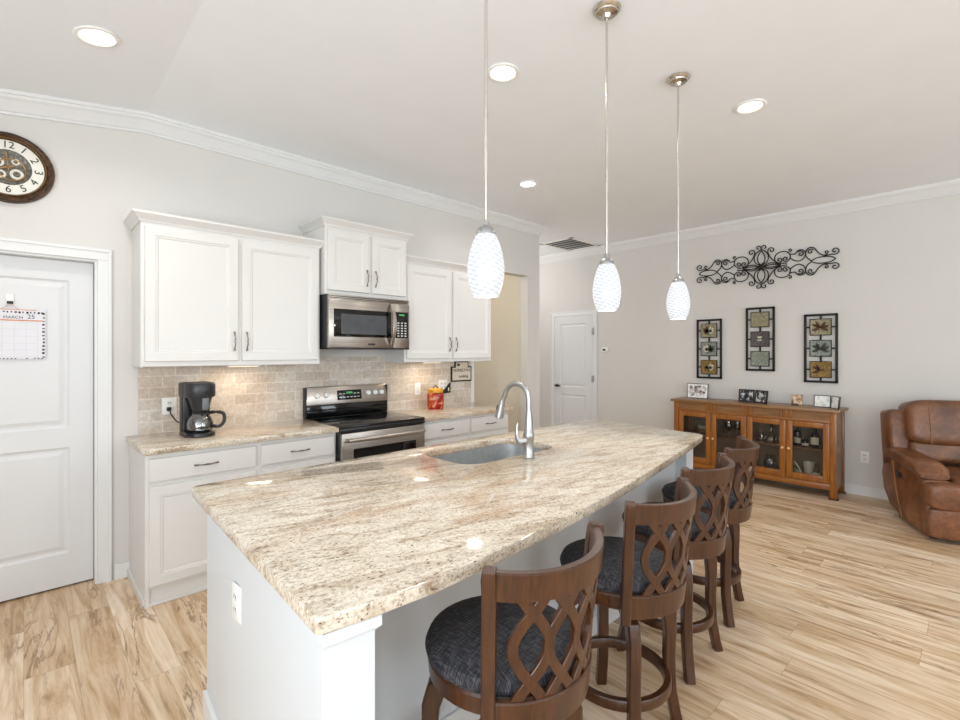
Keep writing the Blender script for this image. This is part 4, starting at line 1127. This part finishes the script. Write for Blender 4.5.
for x0, x1, kx in ((-.757, -.383, 1), (-.377, -.003, -1), (.003, .377, 1), (.383, .757, -1)):
    b = MB(); y = -DP + .004; st = .056
    for a, c, d, e in ((x0, x0 + st, .148, .75), (x1 - st, x1, .148, .75), (x0 + st, x1 - st, .148, .148 + st + .012), (x0 + st, x1 - st, .75 - st, .75)): b.box(a, c, y, y + .022, d, e, .003)
    dr = b.build('door', M['oak'], t)
    MB().box(x0 + st - .006, x1 - st + .006, y + .009, y + .013, .148 + st, .75 - st + .006).build('pane', M['cab_glass'], dr)
    kxx = x1 - .026 if kx > 0 else x0 + .026
    MB().lathe([(0, 0), (.006, 0), (.006, .01), (.013, .016), (.012, .024), (0, .027)], (0, 0, 0), 16, xf=Matrix.Translation((kxx, y, .46)) @ Matrix.Rotation(PI / 2, 4, 'X')).build('knob', M['brass'], dr)
# things inside the sideboard; (lx, ly) local
def sb(lx, ly, z): return (SBX + ly, SBY - lx, z)
def bottle(lx, ly, z, h, r, label, mat, lab=None, neck=.3, cat='bottle', name='bottle', capmat=None):
    t = thing(name, label, cat, sb(lx, ly, z), FAR)
    MB().lathe([(0, 0), (r * .9, 0), (r, .006), (r, h * (1 - neck) * .85), (r * .8, h * (1 - neck)), (r * .35, h * (1 - neck * .65)), (r * .32, h * .97), (r * .38, h), (0, h)], (0, 0, 0), 20).build('body', mat, t)
    if lab: MB().lathe([(r + .0006, h * .12), (r + .0008, h * .42)], (0, 0, 0), 12, -2.6, -.5).build('label_sticker', lab, t)
    if capmat: MB().lathe([(r * .4, h * .8), (r * .42, h * 1.0), (0, h * 1.01)], (0, 0, 0), 14).build('cap', capmat, t)
    return t
SZ, BZ = .472, .145
bottle(.44, -.2, SZ, .19, .036, 'dark squat bottle with pale label on the upper sideboard shelf', M['dark_bottle'], M['label'], .18)
bottle(.52, -.24, SZ, .09, .033, 'small round dark bottle with two pale labels on the upper sideboard shelf', M['dark_bottle'], M['label'], .25)
bottle(.6, -.22, SZ, .25, .042, 'tall dark liqueur bottle with gold neck on the upper sideboard shelf', M['dark_bottle'], M['label'], .5, capmat=M['gold'])
bottle(.1, -.22, SZ, .12, .026, 'small clear glass bottle on the sideboard shelf beside the decanter', M['clear_glassware'], None, .3)
bottle(.28, -.22, SZ, .09, .024, 'short clear glass tumbler bottle on the sideboard shelf beside the decanter', M['clear_glassware'], None, .2)
t = thing('decanter', 'clear round-bodied glass decanter with stopper on the sideboard shelf', 'decanter', sb(.19, -.2, SZ), FAR)
MB().lathe([(0, 0), (.05, 0), (.068, .02), (.066, .06), (.035, .09), (.018, .11), (.016, .15), (.022, .16)], (0, 0, 0), 24).build('body', M['clear_glassware'], t)
MB().lathe([(0, .155), (.012, .158), (.022, .185), (.012, .21), (0, .215)], (0, 0, 0), 16).build('stopper', M['clear_glassware'], t)
t = thing('glass_vase', 'round blue-tinted glass bowl vase on the bottom of the sideboard', 'vase', sb(.19, -.22, BZ), FAR)
MB().lathe([(0, 0), (.035, 0), (.055, .03), (.07, .09), (.06, .14), (.045, .165), (.05, .175)], (0, 0, 0), 24).build('body', M['blue_glass'], t)
MB().lathe([(0, .008), (.045, .03), (.06, .08), (.055, .1), (0, .1)], (0, 0, 0), 18).build('filling', plain('blue_stones', '5a7d92', .4, var=.3, scale=60), t)
for i, (lx, ly, lab) in enumerate(((-.26, -.24, 'stemmed wine glass hanging behind the second sideboard door, nearer the recliner'), (-.2, -.2, 'stemmed wine glass behind the second sideboard door, nearer the island'))):
    t = thing('wine_glass', lab, 'wine glass', sb(-.23 + .085 * i, -.26 + .04 * i, SZ), FAR, 'wine glasses in the sideboard')
    MB().lathe([(.034, 0), (.034, .003), (.005, .008), (.0035, .08), (.012, .09), (.036, .115), (.04, .15), (.034, .19)], (0, 0, 0), 20).build('bowl', M['clear_glassware'], t)
t = thing('fruit_dish', 'green and gold ceramic dish on the sideboard shelf nearest the island', 'dish', sb(-.53, -.2, SZ), FAR)
MB().lathe([(0, 0), (.05, 0), (.09, .05), (.1, .075), (.092, .075), (.045, .012), (0, .01)], (0, 0, 0), 22).build('bowl', M['art_gold'], t)
MB().cushion((0, 0, .085), (.15, .15, .06), .8).build('filling', M['green_ceramic'], t)
t = thing('plate_stack', 'stack of white plates on the bottom of the sideboard nearest the island', 'plates', sb(-.5, -.22, BZ), FAR)
for i in range(4): MB().lathe([(0, i * .008), (.05, i * .008), (.09, .012 + i * .008), (.09, .016 + i * .008), (.05, .006 + i * .008), (0, .006 + i * .008)], (0, 0, 0), 24).build('plate', M['ceramic'], t)
t = thing('pitcher', 'cream ceramic pitcher with handle on the bottom of the sideboard', 'pitcher', sb(.535, -.17, BZ), FAR)
MB().lathe([(0, 0), (.04, 0), (.045, .02), (.042, .07), (.05, .12), (.058, .15), (.054, .15), (.045, .12), (.036, .07), (.036, .02), (0, .01)], (0, 0, 0), 24).build('body', M['ceramic'], t)
MB().tube([(.045, 0, .13), (.085, -.01, .13), (.095, -.01, .09), (.07, 0, .045), (.042, 0, .04)], .007, 8).build('handle', M['leaf_dark'], t)
t = thing('sugar_bowl', 'white ceramic sugar bowl with a long white ladle on the bottom of the sideboard', 'bowl', sb(.455, -.29, BZ), FAR)
MB().lathe([(0, 0), (.035, 0), (.05, .025), (.05, .045), (.04, .06), (.014, .068), (.012, .08), (0, .082)], (0, 0, 0), 22).build('body', M['ceramic'], t)
MB().tube([(.04, -.01, .06), (.015, -.02, .12), (-.02, -.02, .17)], [.008, .007, .006], 8).build('ladle', M['ceramic'], t)
t = thing('creamer', 'small white ceramic creamer beside the pitcher in the sideboard', 'creamer', sb(.62, -.29, BZ), FAR)
MB().lathe([(0, 0), (.03, 0), (.042, .025), (.044, .055), (.036, .07), (.03, .07), (0, .02)], (0, 0, 0), 22).build('body', M['ceramic'], t)
t = thing('trinket_box', 'small green ceramic lidded pot in the corner of the sideboard bottom', 'pot', sb(.42, -.14, BZ), FAR)
MB().lathe([(0, 0), (.035, 0), (.045, .03), (.035, .06), (.01, .075), (0, .076)], (0, 0, 0), 20).build('body', M['green_ceramic'], t)

# picture frames on the sideboard
def frame(lx, ly, w_, h_, rz, label, fm, pm, rim=.012, mat_=None):
    t = thing('picture_frame', label, 'picture frame', sb(lx, ly, .89), FAR + rz, 'photo frames on the sideboard')
    def leafpanel(x0, ang, first=True):
        xf = Matrix.Translation((x0, 0, .001)) @ Matrix.Rotation(ang, 4, 'Z') @ Matrix.Rotation(-.12, 4, 'X')
        k = MB()
        for a, b_, c, d in ((0, rim, 0, h_), (w_ - rim, w_, 0, h_), (0, w_, 0, rim), (0, w_, h_ - rim, h_)): k.box(a, b_, -.008, .008, c, d, .002, xf=xf)
        k.box(0, w_, .003, .007, 0, h_, xf=xf)
        f = k.build('frame', fm, t)
        MB().box(rim, w_ - rim, -.003, .0025, rim, h_ - rim, xf=xf).build('photo', mat_ or pm, f)
        if mat_: MB().box(rim + .02, w_ - rim - .02, -.0045, -.003, rim + .02, h_ - rim - .02, xf=xf).build('print', pm, f)
    return t, leafpanel
t, lp = frame(-.63, -.16, .25, .185, .05, 'small silver-rimmed frame with a pale group photo on the sideboard end nearest the island', M['bronze_pull'], M['photo_pale'], .009, M['photo_white']); lp(-.125, 0)
t, lp = frame(.015, -.2, .165, .145, 0, 'black hinged double frame with dark portraits in the middle of the sideboard', M['black'], M['photo_dark'], .016); lp(-.16, 0); lp(.008, -.5)
t, lp = frame(.41, -.16, .1, .115, 0, 'tiny tan portrait on a small black easel on the sideboard', M['photo_tan'], M['photo_tan'], .006); lp(-.035, -.1)
MB().box(-.03, .035, -.03, .03, 0, .012, .003).box(-.026, -.018, -.034, -.024, 0, .025, .002).box(.02, .028, -.034, -.024, 0, .025, .002).build('easel', M['black'], t)
t, lp = frame(.73, -.2, .145, .125, 0, 'black hinged double frame with white pages at the recliner end of the sideboard', M['black'], M['photo_white'], .007); lp(-.145, 0); lp(.002, -.95)

# ---------------------------------------------------------------- recliner
TH = math.radians(25)
# local axes: x = towards the seat's far arm, y = from the front to the back
t = thing('recliner', 'brown leather power recliner standing beside the oak sideboard', 'armchair', (5.06, .325, 0), TH - PI / 2)
W = .95; AW = .19
def side_poly(): return [(.0, .035), (.0, .36), (.05, .46), (.62, .54), (.80, .50), (.84, .34), (.80, .20), (.66, .085), (.40, .035)]
RYZ = Matrix(((0, 0, 1, 0), (1, 0, 0, 0), (0, 1, 0, 0), (0, 0, 0, 1)))     # prism drawn in (y,z), extruded along x
for x0, x1 in ((0, AW), (W - AW, W)):
    sp = MB().prism(side_poly(), x0 + .012, x1 - .006, .02, 3, xf=RYZ).build('arm_side', M['leather'], t)
    xo = x0 + .009 if x0 == 0 else x1 - .003
    MB().tube([(xo, .40, .045), (xo, .53, .28), (xo, .585, .5)], .004, 6).build('seam', M['stitch'], sp)
    k = MB(); pts = []; n_ = 16
    b = bmesh.new(); rings = []
    for i in range(n_ + 1):
        s_ = i / n_; y = .07 + .64 * s_
        zc_ = .525 + .04 * s_ - .06 * max(0, .2 - s_) / .2 * .6
        hh = .105 * (1 if .06 < s_ < .95 else .8); ww = (x1 - x0) + .02
        if s_ in (0, 1): hh *= .55; ww *= .86
        ring = []
        for j in range(20):
            a = 2 * PI * j / 20; f = lambda v, p: math.copysign(abs(v) ** p, v)
            ring.append(b.verts.new(((x0 + x1) / 2 + ww / 2 * f(math.cos(a), .5), y, zc_ + hh / 2 * f(math.sin(a), .5))))
        rings.append(ring)
    for A, B in zip(rings, rings[1:]):
        for j in range(20): b.faces.new((A[j], A[(j + 1) % 20], B[(j + 1) % 20], B[j]))
    b.faces.new(rings[0][::-1]); b.faces.new(rings[-1]); bmesh.ops.recalc_face_normals(b, faces=b.faces)
    k._add(b); k.build('arm_pad', M['leather'], t)
cpn = MB().box(.004, .016, .40, .52, .385, .425, .004).build('control_switch', M['black'], t)
MB().box(AW - .01, W - AW + .01, .04, .8, .06, .34, .02).build('base', M['leather_dark'], t)
MB().cushion((W / 2, .03, .15), (W - .02, .16, .235), .2).build('lower_footrest', M['leather'], t)
MB().cushion((W / 2, .03, .355), (W - .02, .2, .2), .25).build('front_pad', M['leather'], t)
MB().cushion((W / 2, .33, .405), (W - 2 * AW + .01, .66, .17), .3).build('seat_cushion', M['leather'], t)
# back shell with wings, leaning back
BK = Matrix.Translation((0, .66, .42)) @ Matrix.Rotation(-.16, 4, 'X')
MB().box(.02, W - .02, .08, .19, -.05, .52, .04, 3, xf=BK).build('back_shell', M['leather'], t)
for x0, x1 in ((.012, .17), (W - .17, W - .012)): MB().box(x0, x1, -.06, .17, .0, .525, .035, 3, xf=BK).build('wing', M['leather'], t)
k = MB(); k.cushion((W / 2, -.02, .415), (W - .24, .3, .40), .34, 36, 20, xf=BK); hp = k.build('back_cushion', M['leather'], t)
MB().cushion((W / 2, -.035, .17), (W - .27, .2, .2), .4, xf=BK).build('lumbar_cushion', M['leather'], t)
for x in (.26, W - .26):
    MB().tube([(x, -.165, .23), (x, -.1735, .32), (x, -.1735, .48), (x, -.166, .56), (x, -.09, .598)], .0028, 6, xf=BK).build('seam', M['stitch'], hp)
k = MB()
for x in (.1, W - .1):
    for y in (.1, .62): k.cyl((x, y, 0), .03, .05, 12)
k.build('feet', M['black'], t)
